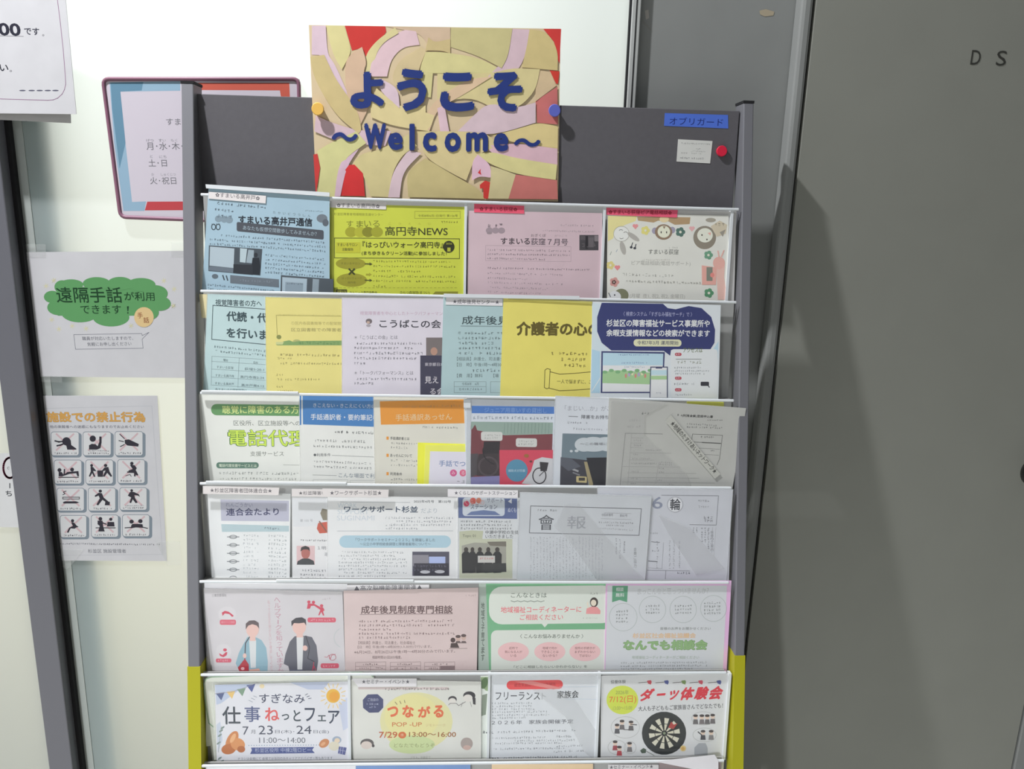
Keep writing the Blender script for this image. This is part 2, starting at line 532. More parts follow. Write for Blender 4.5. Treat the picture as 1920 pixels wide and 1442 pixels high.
M_POST = P255(120, 120, 125, 0.45, metal=0.15, spec=0.4)
M_BOARD = P255(94, 92, 96, 0.75, noise=0.04, scale=120.0)
M_PLATE = P255(168, 168, 166, 0.6)
M_YEL = P255(172, 168, 30, 0.45)
def post(tl, tr_, br, bl, ytape):
    q = [hit(*p, P_RIM1, NR) for p in (tl, tr_, br, bl)]
    w = q[1].x - q[0].x
    top, bot = (q[0] + q[1]) / 2, (q[2] + q[3]) / 2
    d = bot - top
    foot = top + d * ((0.0 - top.z) / d.z)
    def ring(p, g=0.0, dep=.038):
        return [Vector((p.x - w / 2 - g, p.y - g, p.z)), Vector((p.x + w / 2 + g, p.y - g, p.z)), Vector((p.x + w / 2 + g, p.y + dep, p.z)), Vector((p.x - w / 2 - g, p.y + dep, p.z))]
    def col(p0, p1, g=0.0, dep=.038):
        a, b = ring(p0, g, dep), ring(p1, g, dep)
        return hexa([a[0], a[1], b[1], b[0]], [a[3], a[2], b[2], b[3]])
    p = rpart('side_post', *col(top, foot), M_POST, bev=.0015)
    rpart('end_cap', *col(top + Vector((0, 0, .0035)), top - Vector((0, 0, .0005)), .0006, .0386), M_DARK, p)
    t0 = (ytape - tl[1]) / (bl[1] - tl[1])
    rpart('yellow_band', *col(top + d * t0, top + d * (t0 + .42), .0007, .03), M_YEL, p)
    # foot that reaches to the back
    f = foot
    rpart('foot', *hexa([(f.x - .02, f.y - .06, .03), (f.x + .02, f.y - .06, .03), (f.x + .02, f.y - .06, 0), (f.x - .02, f.y - .06, 0)],
                        [(f.x - .02, f.y + .34, .03), (f.x + .02, f.y + .34, .03), (f.x + .02, f.y + .34, 0), (f.x - .02, f.y + .34, 0)]), M_POST, p, .003)
    return top, foot
pl_top, pl_foot = post((339.5, 156), (362.5, 156), (377.5, 1442), (354, 1442), 1245)
pr_top, pr_foot = post((1394.5, 193), (1413.5, 193), (1393.6, 1442), (1373.5, 1442), 1224)

# header board between the posts
NH = lean(2.3)
P_HEAD = hit(900, 192, P_RIM1, NR) + Vector((0, .014, 0))
hq = [hit(*p, P_HEAD, NH) for p in ((360, 175.5), (1388, 208), (1371, 420), (360, 395))]
hq[0].x = hq[3].x = pl_top.x + .009
hq[1].x = hq[2].x = pr_top.x - .0095
rpart('header_board', *hexa(hq, [p + Vector((0, .016, 0)) for p in hq]), M_BOARD, bev=.001)

uL, uR = hit(377, 560, tier(2, 9), NT).x, hit(1380, 572, tier(2, 9), NT).x
VT = Vector((0, math.sin(math.radians(A_TIER)), math.cos(math.radians(A_TIER))))
def slab(i, u0, u1, v0, v1, n0, n1):
    """solid in pocket i: u along the rack (m), v up from the rim (mm), n out (mm)"""
    def p(u, v, n):
        q = tier(i, n) + VT * (v * .001); q.x = u
        return q
    return hexa([p(u0, v1, n1), p(u1, v1, n1), p(u1, v0, n1), p(u0, v0, n1)], [p(u0, v1, n0), p(u1, v1, n0), p(u1, v0, n0), p(u0, v0, n0)])
H_P = 158
for i in range(1, 8):
    rpart('pocket_back', *slab(i, uL, uR, -H_P, -1.5, -2, 0), M_PLATE)
    rpart('pocket_floor', *slab(i, uL, uR, -H_P, -H_P + 2, 0, 9.6), M_PLATE)
    rpart('clear_front', *slab(i, uL, uR, -H_P + 2, -3, 8.6, 9.6), CLEAR)
    rpart('pocket_rim', *slab(i, uL, uR, -2.4, 1.8, 8.6, 12), RIM, bev=.0012)
    for px_ in ((873, 1132.5) if i == 1 else (655, 917, 1123) if i == 6 else ()):
        u = hit(px_, RIM_Y[i - 1] + 40, tier(i, 9), NT).x
        rpart('pocket_divider', *slab(i, u - .002, u + .002, -H_P + 2, -2.5, 0.2 if i == 6 else 7.6, 9.8), RIM)
    u = hit(1371.5 if i == 1 else 1366 if i == 6 else 1372, RIM_Y[i - 1] + 40, tier(i, 9), NT).x
    rpart('pocket_end', *slab(i, u - .0022, u + .0022, -H_P + 2, -2.5, 0.2, 9.8), RIM if i in (1, 6) else CLEAR)
# raised bright edges of single holders clipped over the rims
for i, a, b in ((4, 386, 650), (5, 518, 776), (3, 378, 560)):
    ua, ub = (hit(x, RIM_Y[i - 1], tier(i, 12), NT).x for x in (a, b))
    rpart('holder_edge', *slab(i, ua, ub, .5, 4.5, 10.5, 13.2), RIM, bev=.001)
# lower body of the rack down to the floor
zl = ORI[6].z - .16
yb = pl_foot.y
rpart('base_panel', *hexa([(uL, ORI[6].y - .005, zl), (uR, ORI[6].y - .005, zl), (uR, yb - .0, .06), (uL, yb, .06)],
                          [(uL, ORI[6].y + .02, zl), (uR, ORI[6].y + .02, zl), (uR, yb + .03, .06), (uL, yb + .03, .06)]), M_BOARD)

# ------------------------------------------------------------------ wall posters
K = (58, 60, 66)          # printed black as it shows under the plastic
VA = (370, 340, 3.7647); VB = (860, 340, 3.5556); VC = (370, 540, 4.0); VD = (820, 540, 3.3103)
VE = (360, 720, 3.6923); VF = (850, 720, 3.4286); VG = (370, 900, 3.84); VH = (830, 900, 3.3684)
VI = (360, 1080, 3.4909); VJ = (880, 1080, 3.6923); VK = (360, 1250, 3.4909); VL = (880, 1250, 3.5556)
VM = (560, 30, 3.6923); VN = (0, 0, 3.4325); VO = (0, 440, 4.8); VP = (40, 720, 4.00625)
VQ = (1160, 0, 2.5263); VR = (1200, 190, 6.268)
def wp(off): return Vector((0, YW - off, 0))

# notice with opening hours, hung over the mullion
s = Sheet('paper_notice', wp(.052), WALLN, ((-250, -140), (122, -10), (143, 214), (-235, 210)), (212, 212, 226), W_W, (0, 0, 6.008), th=.0012, gain=.58)
s.text('00', -10, 400, 240, 143, (38, 38, 58), 8, .03).text('です', 278, 392, 448, 82, (50, 52, 72), 6, .02).ring(487, 397, 8, 8, 4, (60, 60, 80), 12)
s.line([(-60, 402), (265, 409)], 4, (70, 70, 90))
s.text('い', 0, 800, 98, 75, (50, 52, 66), 3, .02).ring(122, 800, 10, 9, 4, (60, 60, 80), 12)
for x in (218, 322, 412, 503, 590):
    s.ell(x + 35, 1020, 37, 8, (88, 88, 112), 14)
pv = (150, 110, 150)
s.line([(640, -60), (655, 60), (680, 260), (712, 560), (736, 860)], 7, pv)
s.line([(736, 860), (740, 950), (726, 1010), (700, 1060), (650, 1105), (600, 1125), (540, 1130), (-80, 1112)], 7, pv)
s.build('white notice with a purple rounded border hung over the top of the grey mullion', 'notice')
s = Sheet('paper_notice', wp(.040), WALLN, ((-200, 100), (128, 100), (133, 231), (-220, 214)), (205, 204, 214), W_W, th=.0008, gain=.58)
s.build('second white sheet whose lower edge peeks out below the purple-bordered notice', 'notice')

# part-hidden prohibition sign on the far left pane
s = Sheet('paper_sign', wp(.004), WALLN, ((-150, 849), (60, 850), (75, 990), (-150, 985)), (214, 220, 217), (214, 220, 217), (0, 820, 10.3), gain=.58)
s.ring(190, 590, 125, 195, 40, (176, 80, 105), 30).ell(165, 595, 26, 30, (150, 150, 150)).ell(172, 596, 18, 22, (205, 210, 208))
s.rect(180, 885, 200, 985, (70, 75, 78)).text('ち', 118, 1138, 235, 105, (50, 56, 60), 0, .02)
s.build('pale sign with a red prohibition ring half hidden by the grey mullion', 'sign')

# coloured notice board behind the rack
s = Sheet('notice_board', wp(.010), WALLN, ((193, 148), (560, 148), (566, 420), (226, 407)), (212, 205, 226), W_W, (180, 130, 4.8), th=.008, noise=0, gain=.58)
mv = (128, 96, 112)
V2 = (0, 200, 4.8056)
s.view = VN
s.poly([(705, 530), (1160, 522), (1160, 584), (775, 590), (805, 900), (850, 1300), (940, 1296), (930, 1358), (795, 1358), (735, 920)], (150, 182, 214))
s.poly([(712, 533), (922, 528), (912, 582), (775, 590), (808, 920), (770, 1085), (722, 700)], (104, 145, 178))
s.poly([(948, 1298), (1330, 1296), (1330, 1352), (932, 1354)], (196, 72, 82))
s.view = (180, 130, 4.8)
s.poly([(870, 122), (1740, 122), (1745, 250), (1665, 250), (1655, 190), (900, 186)], (208, 98, 84))
s.view = VN
tk = (112, 112, 124)
s.text('すまいる', 1072, 805, 1270, 42, tk).text('月･水･木･金', 945, 965, 1240, 50, tk).text('土･日', 958, 1072, 1076, 46, tk).text('火･祝日', 968, 1186, 1136, 46, tk)
for t, x0, x1, y in (('げつ', 942, 990, 912), ('すい', 1022, 1068, 912), ('もく', 1100, 1142, 912), ('と', 966, 984, 1016), ('にち', 1026, 1072, 1018), ('か', 975, 992, 1132), ('しゅくじつ', 1036, 1132, 1132)):
    s.text(t, x0, y, x1, 18, (150, 150, 165))
bo = s.build('white notice board with blue and red border partly hidden behind the rack', 'notice board')
# its raised mauve frame with rounded corners
def tube(name, pts, r, m, parent, closed=False):
    n, v, f = 8, [], []
    k = len(pts)
    for i, p in enumerate(pts):
        a = Vector(pts[i - 1] if i or closed else pts[0]); b = Vector(pts[(i + 1) % k] if i < k - 1 or closed else pts[-1])
        t = (b - a).normalized(); s1 = Vector((0, 0, 1)); s2 = t.cross(s1).normalized()
        for j in range(n):
            an = 2 * math.pi * j / n
            v.append(Vector(p) + s2 * r * math.cos(an) + s1 * r * math.sin(an))
    for i in range(k if closed else k - 1):
        for j in range(n):
            f.append((i * n + j, i * n + (j + 1) % n, ((i + 1) % k) * n + (j + 1) % n, ((i + 1) % k) * n + j))
    return mesh_obj(name, v, f, m, parent, smooth=True)
q = s.quad
def corner(a, b, c, r=.010):
    a, b, c = (Vector((*k, 0)) for k in (a, b, c))
    d1, d2 = (a - b).normalized(), (c - b).normalized()
    return [b + d1 * r * (1 - t) ** 2 + d2 * r * t ** 2 for t in (0, .25, .5, .75, 1)]
path = []
for i in range(4):
    path += corner(q[i - 1], q[i], q[(i + 1) % 4])
tube('frame', [(p.x, p.y, .0) for p in path], .0033, P255(132, 92, 110, .4), bo, True)

# green cloud poster
gs = (214, 215, 228)
s = Sheet('paper_poster', wp(.0035), WALLN, ((33, 473), (372, 470), (374, 709), (64, 706)), (208, 208, 222), W_W, VO, th=.0004, gain=.58)
cl = []
lobes = [(470, 560, 75, 55), (560, 470, 70, 60), (640, 450, 110, 48), (870, 440, 125, 58), (1080, 440, 115, 60), (1270, 450, 130, 60), (1400, 530, 110, 75), (1440, 620, 98, 65),
         (1330, 700, 100, 70), (1000, 745, 165, 82), (720, 700, 170, 90), (530, 655, 105, 70)]
gcol = (96, 158, 104)
s.rect(520, 470, 1420, 730, gcol)
for cx, cy, rx, ry in lobes: s.ell(cx, cy, rx, ry, gcol, 30)
dg = (14, 62, 34)
s.text('遠隔手話', 515, 612, 1105, 140, dg, 0, .008).text('が利用', 1122, 592, 1395, 78, dg, 4, .004).text('できます', 730, 712, 1095, 78, dg, 0, .008)
s.poly([(1142, 645), (1160, 645), (1155, 690), (1147, 690)], dg).ell(1151, 704, 7, 7, dg, 10)
s.ell(1296, 742, 88, 90, (224, 196, 150)).text('手', 1240, 752, 1288, 52, (150, 90, 60), 0, .01).text('話', 1295, 795, 1345, 52, (150, 90, 60), 0, .01)
gl = (110, 112, 132)
s.line([(664, 900), (1275, 890), (1280, 908), (1340, 880), (1280, 940), (1288, 1022), (680, 1032)], 4, gl, True)
s.text('職員が対応いたしますので、', 742, 952, 1200, 34, (92, 95, 112), -4).text('気軽にお申し出ください', 788, 1004, 1185, 34, (92, 95, 112), -6)
for x, y in ((485, 412), (415, 462), (1475, 415), (1568, 490), (1560, 640), (465, 765), (530, 850), (650, 822), (775, 845), (1180, 820)):
    for a in range(3):
        an = math.radians(60 * a + 15); s.line([(x - 22 * math.cos(an), y - 22 * math.sin(an)), (x + 22 * math.cos(an), y + 22 * math.sin(an))], 5, (218, 214, 178))
s.kid('clear_tape', [(140, 85), (412, 85), (415, 205), (160, 205)], TAPE, .0005)
s.kid('clear_tape', [(1540, 70), (1700, 70), (1700, 200), (1540, 200)], TAPE, .0005)
s.kid('clear_tape', [(270, 1260), (560, 1270), (560, 1330), (280, 1320)], TAPE, .0005)
s.build('white poster with a green cloud shape taped to the frosted glass', 'poster')

# twelve prohibited acts
s = Sheet('paper_poster', wp(.003), WALLN, ((61, 742), (295, 742), (313, 1052), (91, 1051)), (206, 206, 220), W_W, VP, th=.0006, gain=.58)
lnc = (186, 188, 204)
s.line([(130, 185), (980, 165), (1062, 1280), (240, 1288)], 3, lnc, True)
s.text('施設での禁止行為', 192, 288, 935, 80, (150, 130, 105), 0, .045).text('施設での禁止行為', 194, 286, 933, 77, (214, 162, 88), 0, .028)
s.text('他の来館者への迷惑にもなりますのでお止めください', 215, 333, 922, 24, (100, 102, 122), 0, .004)
cells = [(222, 358, 435, 540), (462, 358, 676, 540), (702, 355, 915, 540), (245, 570, 455, 752), (482, 568, 692, 752), (722, 566, 930, 748), (266, 780, 474, 955), (502, 778, 710, 955), (738, 776, 945, 950), (290, 985, 492, 1155), (524, 982, 730, 1152), (758, 980, 965, 1148)]
bk = (46, 44, 58)
for n_, (x0, y0, x1, y1) in enumerate(cells):
    s.rr(x0 + 8, y0 + 10, x1 + 18, y1 + 12, 22, (128, 140, 158)).rr(x0, y0, x1, y1, 20, (118, 130, 150)).rr(x0 + 4, y0 + 4, x1 - 4, y1 - 4, 17, (212, 213, 225))
    w, h = x1 - x0, y1 - y0
    X = lambda a: x0 + w * a
    Y = lambda b: y0 + h * b
    xc = (206, 178, 192)
    s.line([(X(.2), Y(.1)), (X(.8), Y(.76))], 13, xc).line([(X(.8), Y(.1)), (X(.2), Y(.76))], 13, xc)
    def E(a, b, r1, r2, rot=0): s.ell(X(a), Y(b), w * r1, h * r2, bk, 18, rot)
    def L(w_, *p): s.line([(X(a), Y(b)) for a, b in p], w_ * w, bk)
    def Pp(*p): s.poly([(X(a), Y(b)) for a, b in p], bk)
    if n_ == 0:
        E(.55, .4, .15, .17); Pp((.5, .5), (.7, .35), (.72, .55), (.9, .7), (.9, .74), (.58, .74), (.55, .6)); L(.05, (.15, .38), (.28, .42), (.42, .4)); L(.05, (.22, .58), (.35, .55), (.45, .5))
    elif n_ == 1:
        E(.35, .29, .11, .13); Pp((.22, .74), (.22, .56), (.32, .5), (.45, .52), (.52, .6), (.58, .42), (.66, .45), (.62, .68), (.5, .74)); Pp((.58, .2), (.66, .2), (.66, .45), (.58, .45))
    elif n_ == 2:
        Pp((.35, .35), (.5, .33), (.85, .52), (.83, .62), (.45, .58), (.36, .5)); L(.03, (.18, .12), (.34, .3)); L(.03, (.15, .38), (.31, .42)); L(.03, (.2, .62), (.34, .54))
    elif n_ == 3:
        E(.2, .42, .07, .08); E(.65, .4, .07, .08); Pp((.17, .5), (.28, .5), (.35, .62), (.48, .5), (.88, .46), (.9, .68), (.84, .68), (.8, .55), (.55, .58), (.3, .68), (.17, .68)); L(.03, (.17, .72), (.88, .72)); L(.05, (.38, .4), (.37, .6))
    elif n_ == 4:
        E(.22, .24, .05, .06); E(.72, .24, .06, .065); Pp((.18, .3), (.27, .3), (.4, .48), (.27, .46), (.36, .7), (.3, .7), (.24, .55), (.17, .7), (.12, .68), (.19, .48)); Pp((.68, .32), (.82, .3), (.86, .48), (.96, .68), (.9, .7), (.78, .54), (.68, .7), (.62, .68), (.72, .44), (.55, .5)); Pp((.42, .44), (.64, .44), (.62, .7), (.44, .7))
    elif n_ == 5:
        E(.52, .17, .06, .07); Pp((.45, .23), (.62, .24), (.7, .36), (.66, .44), (.76, .65), (.7, .67), (.56, .5), (.4, .52), (.4, .46), (.55, .4)); Pp((.35, .5), (.7, .5), (.66, .56), (.66, .7), (.6, .7), (.6, .56), (.35, .55)); L(.02, (.3, .68), (.45, .62), (.5, .7))
    elif n_ == 6:
        s.frame(X(.22), Y(.4), X(.82), Y(.48), 5, bk); L(.025, (.22, .3), (.3, .25), (.24, .18), (.34, .14)); Pp((.22, .62), (.3, .58), (.7, .58), (.82, .63), (.7, .67), (.25, .67))
    elif n_ == 7:
        E(.44, .15, .06, .065); Pp((.38, .22), (.5, .24), (.56, .42), (.8, .66), (.72, .68), (.52, .52), (.36, .76), (.3, .72), (.42, .46), (.38, .34), (.25, .4), (.24, .34)); Pp((.62, .6), (.78, .6), (.78, .75), (.6, .75))
    elif n_ == 8:
        E(.44, .14, .05, .06); Pp((.38, .2), (.52, .2), (.7, .3), (.74, .42), (.68, .36), (.54, .34), (.56, .46), (.66, .66), (.58, .68), (.48, .52), (.42, .68), (.36, .66), (.42, .44), (.3, .36))
    elif n_ == 9:
        E(.47, .25, .06, .07); Pp((.42, .32), (.53, .33), (.62, .46), (.7, .52), (.6, .55), (.55, .6), (.4, .58), (.32, .78), (.26, .76), (.34, .56), (.48, .48))
    elif n_ == 10:
        E(.34, .18, .07, .08); Pp((.24, .26), (.42, .26), (.44, .5), (.5, .74), (.26, .74), (.32, .5), (.24, .42)); E(.72, .2, .06, .07); Pp((.58, .52), (.6, .32), (.84, .32), (.86, .52)); L(.03, (.18, .58), (.88, .58)); L(.04, (.42, .36), (.56, .42))
    else:
        E(.34, .32, .08, .09); E(.66, .3, .08, .09); Pp((.38, .42), (.58, .42), (.74, .44), (.76, .6), (.5, .58), (.3, .62), (.34, .46)); L(.03, (.1, .6), (.3, .58)); L(.03, (.72, .56), (.92, .62))
    s.micro(x0 + w * .12, y0 + h * .85, x1 - w * .08, 15, (66, 66, 84), 0)
    if n_ in (1, 8): s.micro(x0 + w * .2, y0 + h * .76, x1 - w * .1, 11, (110, 110, 130), 0)
s.micro(262, 1192, 1040, 14, (84, 86, 104), 8)
s.text('杉並区 施設管理者', 502, 1270, 788, 30, (112, 114, 130), 0, .002)
s.kid('clear_tape', [(200, 1235), (470, 1240), (360, 1385), (225, 1370)], TAPE, .0009)
s.kid('clear_tape', [(1010, 1180), (1195, 1180), (1200, 1360), (1100, 1360)], TAPE, .0009)
s.build('white poster of twelve black pictograms crossed out in pink taped to the glass', 'poster')

# ------------------------------------------------------------------ header board: welcome sign, labels, pins
def hp(n): return P_HEAD + NH * (n * .001)
s = Sheet('welcome_poster', hp(2.0), NH, ((579, 47), (1051, 54), (1046.5, 378), (593.5, 372)), (208, 186, 150), W_H, VM, th=.001)
CR, PK, SA, BE, RD, DS = (212, 197, 142), (212, 181, 190), (208, 180, 144), (198, 181, 128), (202, 56, 52), (194, 112, 104)
scraps = [
 (RD, [(320, 68), (600, 72), (606, 110), (560, 180), (465, 280), (440, 220), (370, 240)]),
 (PK, [(92, 68), (188, 68), (200, 270), (250, 330), (350, 560), (300, 540), (176, 272), (90, 268)]),
 (CR, [(190, 66), (316, 68), (352, 180), (366, 250), (300, 372), (250, 290), (214, 180)]),
 (SA, [(600, 72), (1050, 78), (1050, 190), (900, 210), (840, 120), (690, 90)]),
 (PK, [(690, 110), (805, 78), (838, 200), (720, 215), (640, 300), (612, 420), (490, 420), (500, 330), (530, 240), (600, 170)]),
 (CR, [(668, 80), (692, 120), (590, 180), (535, 260), (505, 420), (460, 400), (478, 330), (462, 270), (540, 170)]),
 (BE, [(1050, 82), (1480, 88), (1450, 280), (1405, 362), (1240, 275), (1050, 215)]),
 (PK, [(1480, 90), (1598, 94), (1560, 330), (1420, 470), (1310, 420), (1430, 300)]),
 (BE, [(1598, 94), (1700, 104), (1762, 170), (1795, 260), (1792, 378), (1545, 356), (1582, 200)]),
 (RD, [(1694, 90), (1817, 90), (1806, 330), (1792, 300), (1768, 180)]),
 (SA, [(1662, 378), (1740, 384), (1784, 482), (1640, 592), (1640, 470)]),
 (RD, [(1738, 378), (1806, 384), (1795, 470), (1782, 470)]),
 (DS, [(1640, 590), (1790, 490), (1795, 752), (1650, 740)]),
 (SA, [(700, 300), (850, 216), (884, 240), (826, 380), (820, 520), (690, 520), (640, 430)]),
 (CR, [(830, 390), (880, 250), (1000, 250), (1250, 290), (1402, 372), (1330, 400), (930, 398), (915, 565), (880, 560)]),
 (BE, [(878, 240), (898, 150), (940, 185), (1050, 160), (1050, 260), (990, 240)]),
 (CR, [(960, 398), (1330, 400), (1480, 360), (1670, 370), (1640, 520), (1520, 640), (1380, 660), (1200, 560), (960, 600)]),
 (BE, [(80, 284), (178, 270), (262, 450), (405, 640), (440, 790), (415, 815), (250, 680), (105, 430)]),
 (SA, [(318, 320), (380, 250), (440, 216), (474, 328), (446, 386), (505, 600), (420, 770), (330, 560)]),
 (SA, [(1160, 440), (1340, 420), (1120, 560), (960, 640), (905, 800), (860, 760), (920, 600)]),
 (PK, [(560, 430), (690, 500), (700, 640), (560, 520)]),
 (CR, [(500, 600), (540, 500), (700, 640), (880, 620), (880, 668), (940, 690), (905, 800), (640, 760), (500, 700)]),
 (PK, [(120, 690), (230, 740), (430, 800), (560, 780), (640, 800), (600, 900), (300, 880), (110, 800)]),
 (CR, [(1340, 830), (1560, 770), (1660, 738), (1795, 765), (1792, 925), (1500, 880)]),
 (PK, [(1200, 700), (1310, 600), (1500, 640), (1640, 600), (1640, 740), (1340, 830), (1100, 800)]),
 (CR, [(130, 935), (220, 880), (400, 800), (470, 880), (300, 1000), (250, 1255), (128, 1255), (140, 1010)]),
 (CR, [(560, 930), (760, 820), (820, 900), (720, 960), (650, 1080), (620, 1255), (500, 1250), (450, 1100), (380, 1020), (440, 950)]),
 (PK, [(400, 880), (425, 910), (330, 1050), (290, 1250), (250, 1250), (272, 1060), (330, 950)]),
 (RD, [(290, 1245), (312, 1080), (350, 1032), (388, 1030), (446, 1090), (460, 1248)]),
 (PK, [(760, 930), (850, 950), (720, 1080), (700, 1258), (620, 1256), (650, 1080)]),
 (CR, [(820, 800), (1300, 800), (1380, 900), (1230, 960), (1160, 1140), (1060, 1090), (870, 980)]),
 (PK, [(960, 640), (1010, 620), (1060, 900), (1120, 1000), (1000, 960)]),
 (BE, [(745, 1075), (880, 985), (1060, 1095), (1160, 1150), (1260, 1210), (1285, 1268), (1130, 1262), (760, 1255)]),
 (PK, [(1300, 900), (1500, 880), (1790, 920), (1790, 1040), (1560, 1010), (1340, 960)]),
 (CR, [(1232, 955), (1340, 940), (1500, 985), (1788, 1030), (1778, 1136), (1500, 1096), (1310, 1020)]),
 (DS, [(1500, 1098), (1788, 1136), (1793, 1270), (1448, 1266)]),
 (CR, [(1330, 1040), (1400, 1060), (1502, 1098), (1452, 1266), (1312, 1265), (1330, 1120)]),
 (PK, [(1200, 1010), (1240, 960), (1330, 1030), (1330, 1120), (1250, 1110), (1200, 1140)]),
 (RD, [(1254, 1170), (1290, 1140), (1326, 1152), (1314, 1266), (1280, 1264), (1278, 1192), (1256, 1196)]),
 (RD, [(1240, 1086), (1300, 1004), (1276, 1070), (1268, 1104)]),
 (RD, [(104, 960), (132, 955), (150, 1050), (128, 1200), (122, 1256)]),
]
wq = s
wmain = s.build('hand-made collage welcome sign with dark blue letters pinned to the grey header board', 'sign')
rnd = random.Random(4)
for n_, (c, pts) in enumerate(scraps):
    if c not in (RD, DS):                                      # scissored edges: bend the blunt corners, keep the sharp ends
        out = []
        for k in range(len(pts)):
            p0, p1, p2 = pts[k - 1], pts[k], pts[(k + 1) % len(pts)]
            d1, d2 = (p1[0] - p0[0], p1[1] - p0[1]), (p2[0] - p1[0], p2[1] - p1[1])
            cs = (d1[0] * d2[0] + d1[1] * d2[1]) / (math.hypot(*d1) * math.hypot(*d2) + 1e-9)
            if cs < .45:
                out.append(p1)
                continue
            a_, b_ = (p1[0] - d1[0] * .45, p1[1] - d1[1] * .45), (p1[0] + d2[0] * .45, p1[1] + d2[1] * .45)
            out += [tuple((1 - t) ** 2 * a_[i] + 2 * t * (1 - t) * p1[i] + t * t * b_[i] for i in (0, 1)) for t in (0, .25, .5, .75, 1)]
        pts = out
    # each scrap lies on the ones before it, one edge a little raised
    q = [wq.px(*p) for p in pts]
    a = sum(q[k][0] * q[(k + 1) % len(q)][1] - q[(k + 1) % len(q)][0] * q[k][1] for k in range(len(q)))
    if a < 0: q.reverse()
    an = rnd.random() * 6.28
    dx, dy = math.cos(an), math.sin(an)
    lo = min(x * dx + y * dy for x, y in q); hi = max(x * dx + y * dy for x, y in q)
    rise = .0007 if c is not RD else .0002
    z0 = .0002 + .00005 * n_
    zz = [z0 + rise * ((x * dx + y * dy - lo) / (hi - lo)) ** 2 for x, y in q]
    n = len(q)
    # split in strips: top as a fan from the centroid
    cx, cy, cz = sum(x for x, y in q) / n, sum(y for x, y in q) / n, sum(zz) / n
    v = [(x, y, z) for (x, y), z in zip(q, zz)] + [(x, y, z - .00015) for (x, y), z in zip(q, zz)]
    f = [tuple(range(n)), tuple(range(2 * n - 1, n - 1, -1))] + [(k, k + n, (k + 1) % n + n, (k + 1) % n) for k in range(n)]
    j = [x + rnd.uniform(-5, 5) for x in c]
    mesh_obj('paper_scrap', v, f, paint(wq.alb(j), .7, noise=.05, scale=40.0), wmain)
lc = paint(wq.alb((34, 52, 116)), .6, noise=.04, scale=80.0)
for ch, x0, y0, x1, y1, bd in (('よ', 358, 388, 595, 644, .05), ('う', 680, 366, 886, 662, .05), ('こ', 978, 393, 1216, 664, .05), ('そ', 1303, 388, 1546, 664, .05),
        ('～', 230, 806, 412, 872, .035), ('W', 455, 745, 608, 929, .06), ('e', 620, 808, 722, 930, .045), ('l', 768, 748, 804, 931, .02), ('c', 860, 806, 956, 942, .045),
        ('o', 1010, 808, 1122, 944, .045), ('m', 1158, 806, 1310, 941, .045), ('e', 1348, 812, 1450, 940, .045), ('～', 1488, 848, 1674, 908, .035)):
    vs, fs = glyphs(ch, bd)
    A, B, T = wq.px(x0, y1), wq.px(x1, y1), wq.px(x0, y0)
    pts = [(A[0] + a * (B[0] - A[0]) + b * (T[0] - A[0]) * .3, A[1] + a * (B[1] - A[1]) + b * (T[1] - A[1]), c) for a, b, c in vs]
    n = len(pts)
    # cut paper with an edge: front face plus walls round its outline
    edges = {}
    for q in fs:
        for k in range(len(q)):
            e = (q[k], q[(k + 1) % len(q)])
            if (e[1], e[0]) in edges: edges.pop((e[1], e[0]))
            else: edges[e] = 1
    v = [(x, y, .0031 + z) for x, y, z in pts] + [(x, y, .0028) for x, y, z in pts]
    mesh_obj('letter', v, list(fs) + [(e[0], e[0] + n, e[1] + n, e[1]) for e in edges], lc, wmain)

def pin(x, y, col, label, r=.0095, h=.010, n=3.0, name='push_pin', prof=None, cat='pin'):
    P = hp(n)
    o = lathe(name, prof or [(r * .7, -.002), (r * .72, .003), (r * .62, .006), (r * .95, h - .003), (r, h - .001), (r * .9, h)], paint(col, .35, spec=.5))
    p = hit(x, y, P + NH * h, NH) - NH * h
    o.matrix_world = Matrix.Translation(p) @ NH.to_track_quat('Z', 'Y').to_matrix().to_4x4()
    tag(o, label, cat, 'push pins' if cat == 'pin' else None)
pin(595.5, 204, lin((236, 188, 92)), 'yellow push pin at the left edge of the collage welcome sign', n=5.5)
pin(1040, 207, lin((96, 104, 190)), 'blue push pin at the right edge of the collage welcome sign', n=4.5)
pin(1354, 283, [v * 1.6 for v in lin((178, 26, 52))], 'red round magnet beside the small white card on the header board', .0085, .005, .3, 'round_magnet', [(.008, 0), (.0085, .001), (.0085, .004), (.0078, .005)], 'magnet')

s = Sheet('name_label', hp(.4), NH, ((1246.5, 212), (1365, 215.5), (1365.5, 241), (1245, 236)), (66, 94, 176), (180, 180, 182), VR, th=.0002)
s.text('オブリガード', 345, 272, 972, 88, (22, 30, 88), 18, .0)
s.build('blue handwritten strip label in the top right corner of the header board', 'label')
s = Sheet('business_card', hp(.5), NH, ((1271.5, 261), (1336, 264.5), (1331.5, 306.5), (1268.5, 303)), (170, 172, 168), W_R, VR, th=.0004)
s.micro(485, 482, 830, 20, (110, 112, 112), 12).micro(655, 548, 720, 18, (110, 112, 112), 4).micro(600, 578, 780, 16, (120, 122, 122), 6).micro(475, 596, 560, 20, (90, 90, 92), 3).micro(590, 604, 715, 16, (120, 122, 122), 4).micro(470, 652, 750, 22, (100, 100, 102), 10)
s.build('small white printed card on the header board between blue label and red magnet', 'card')

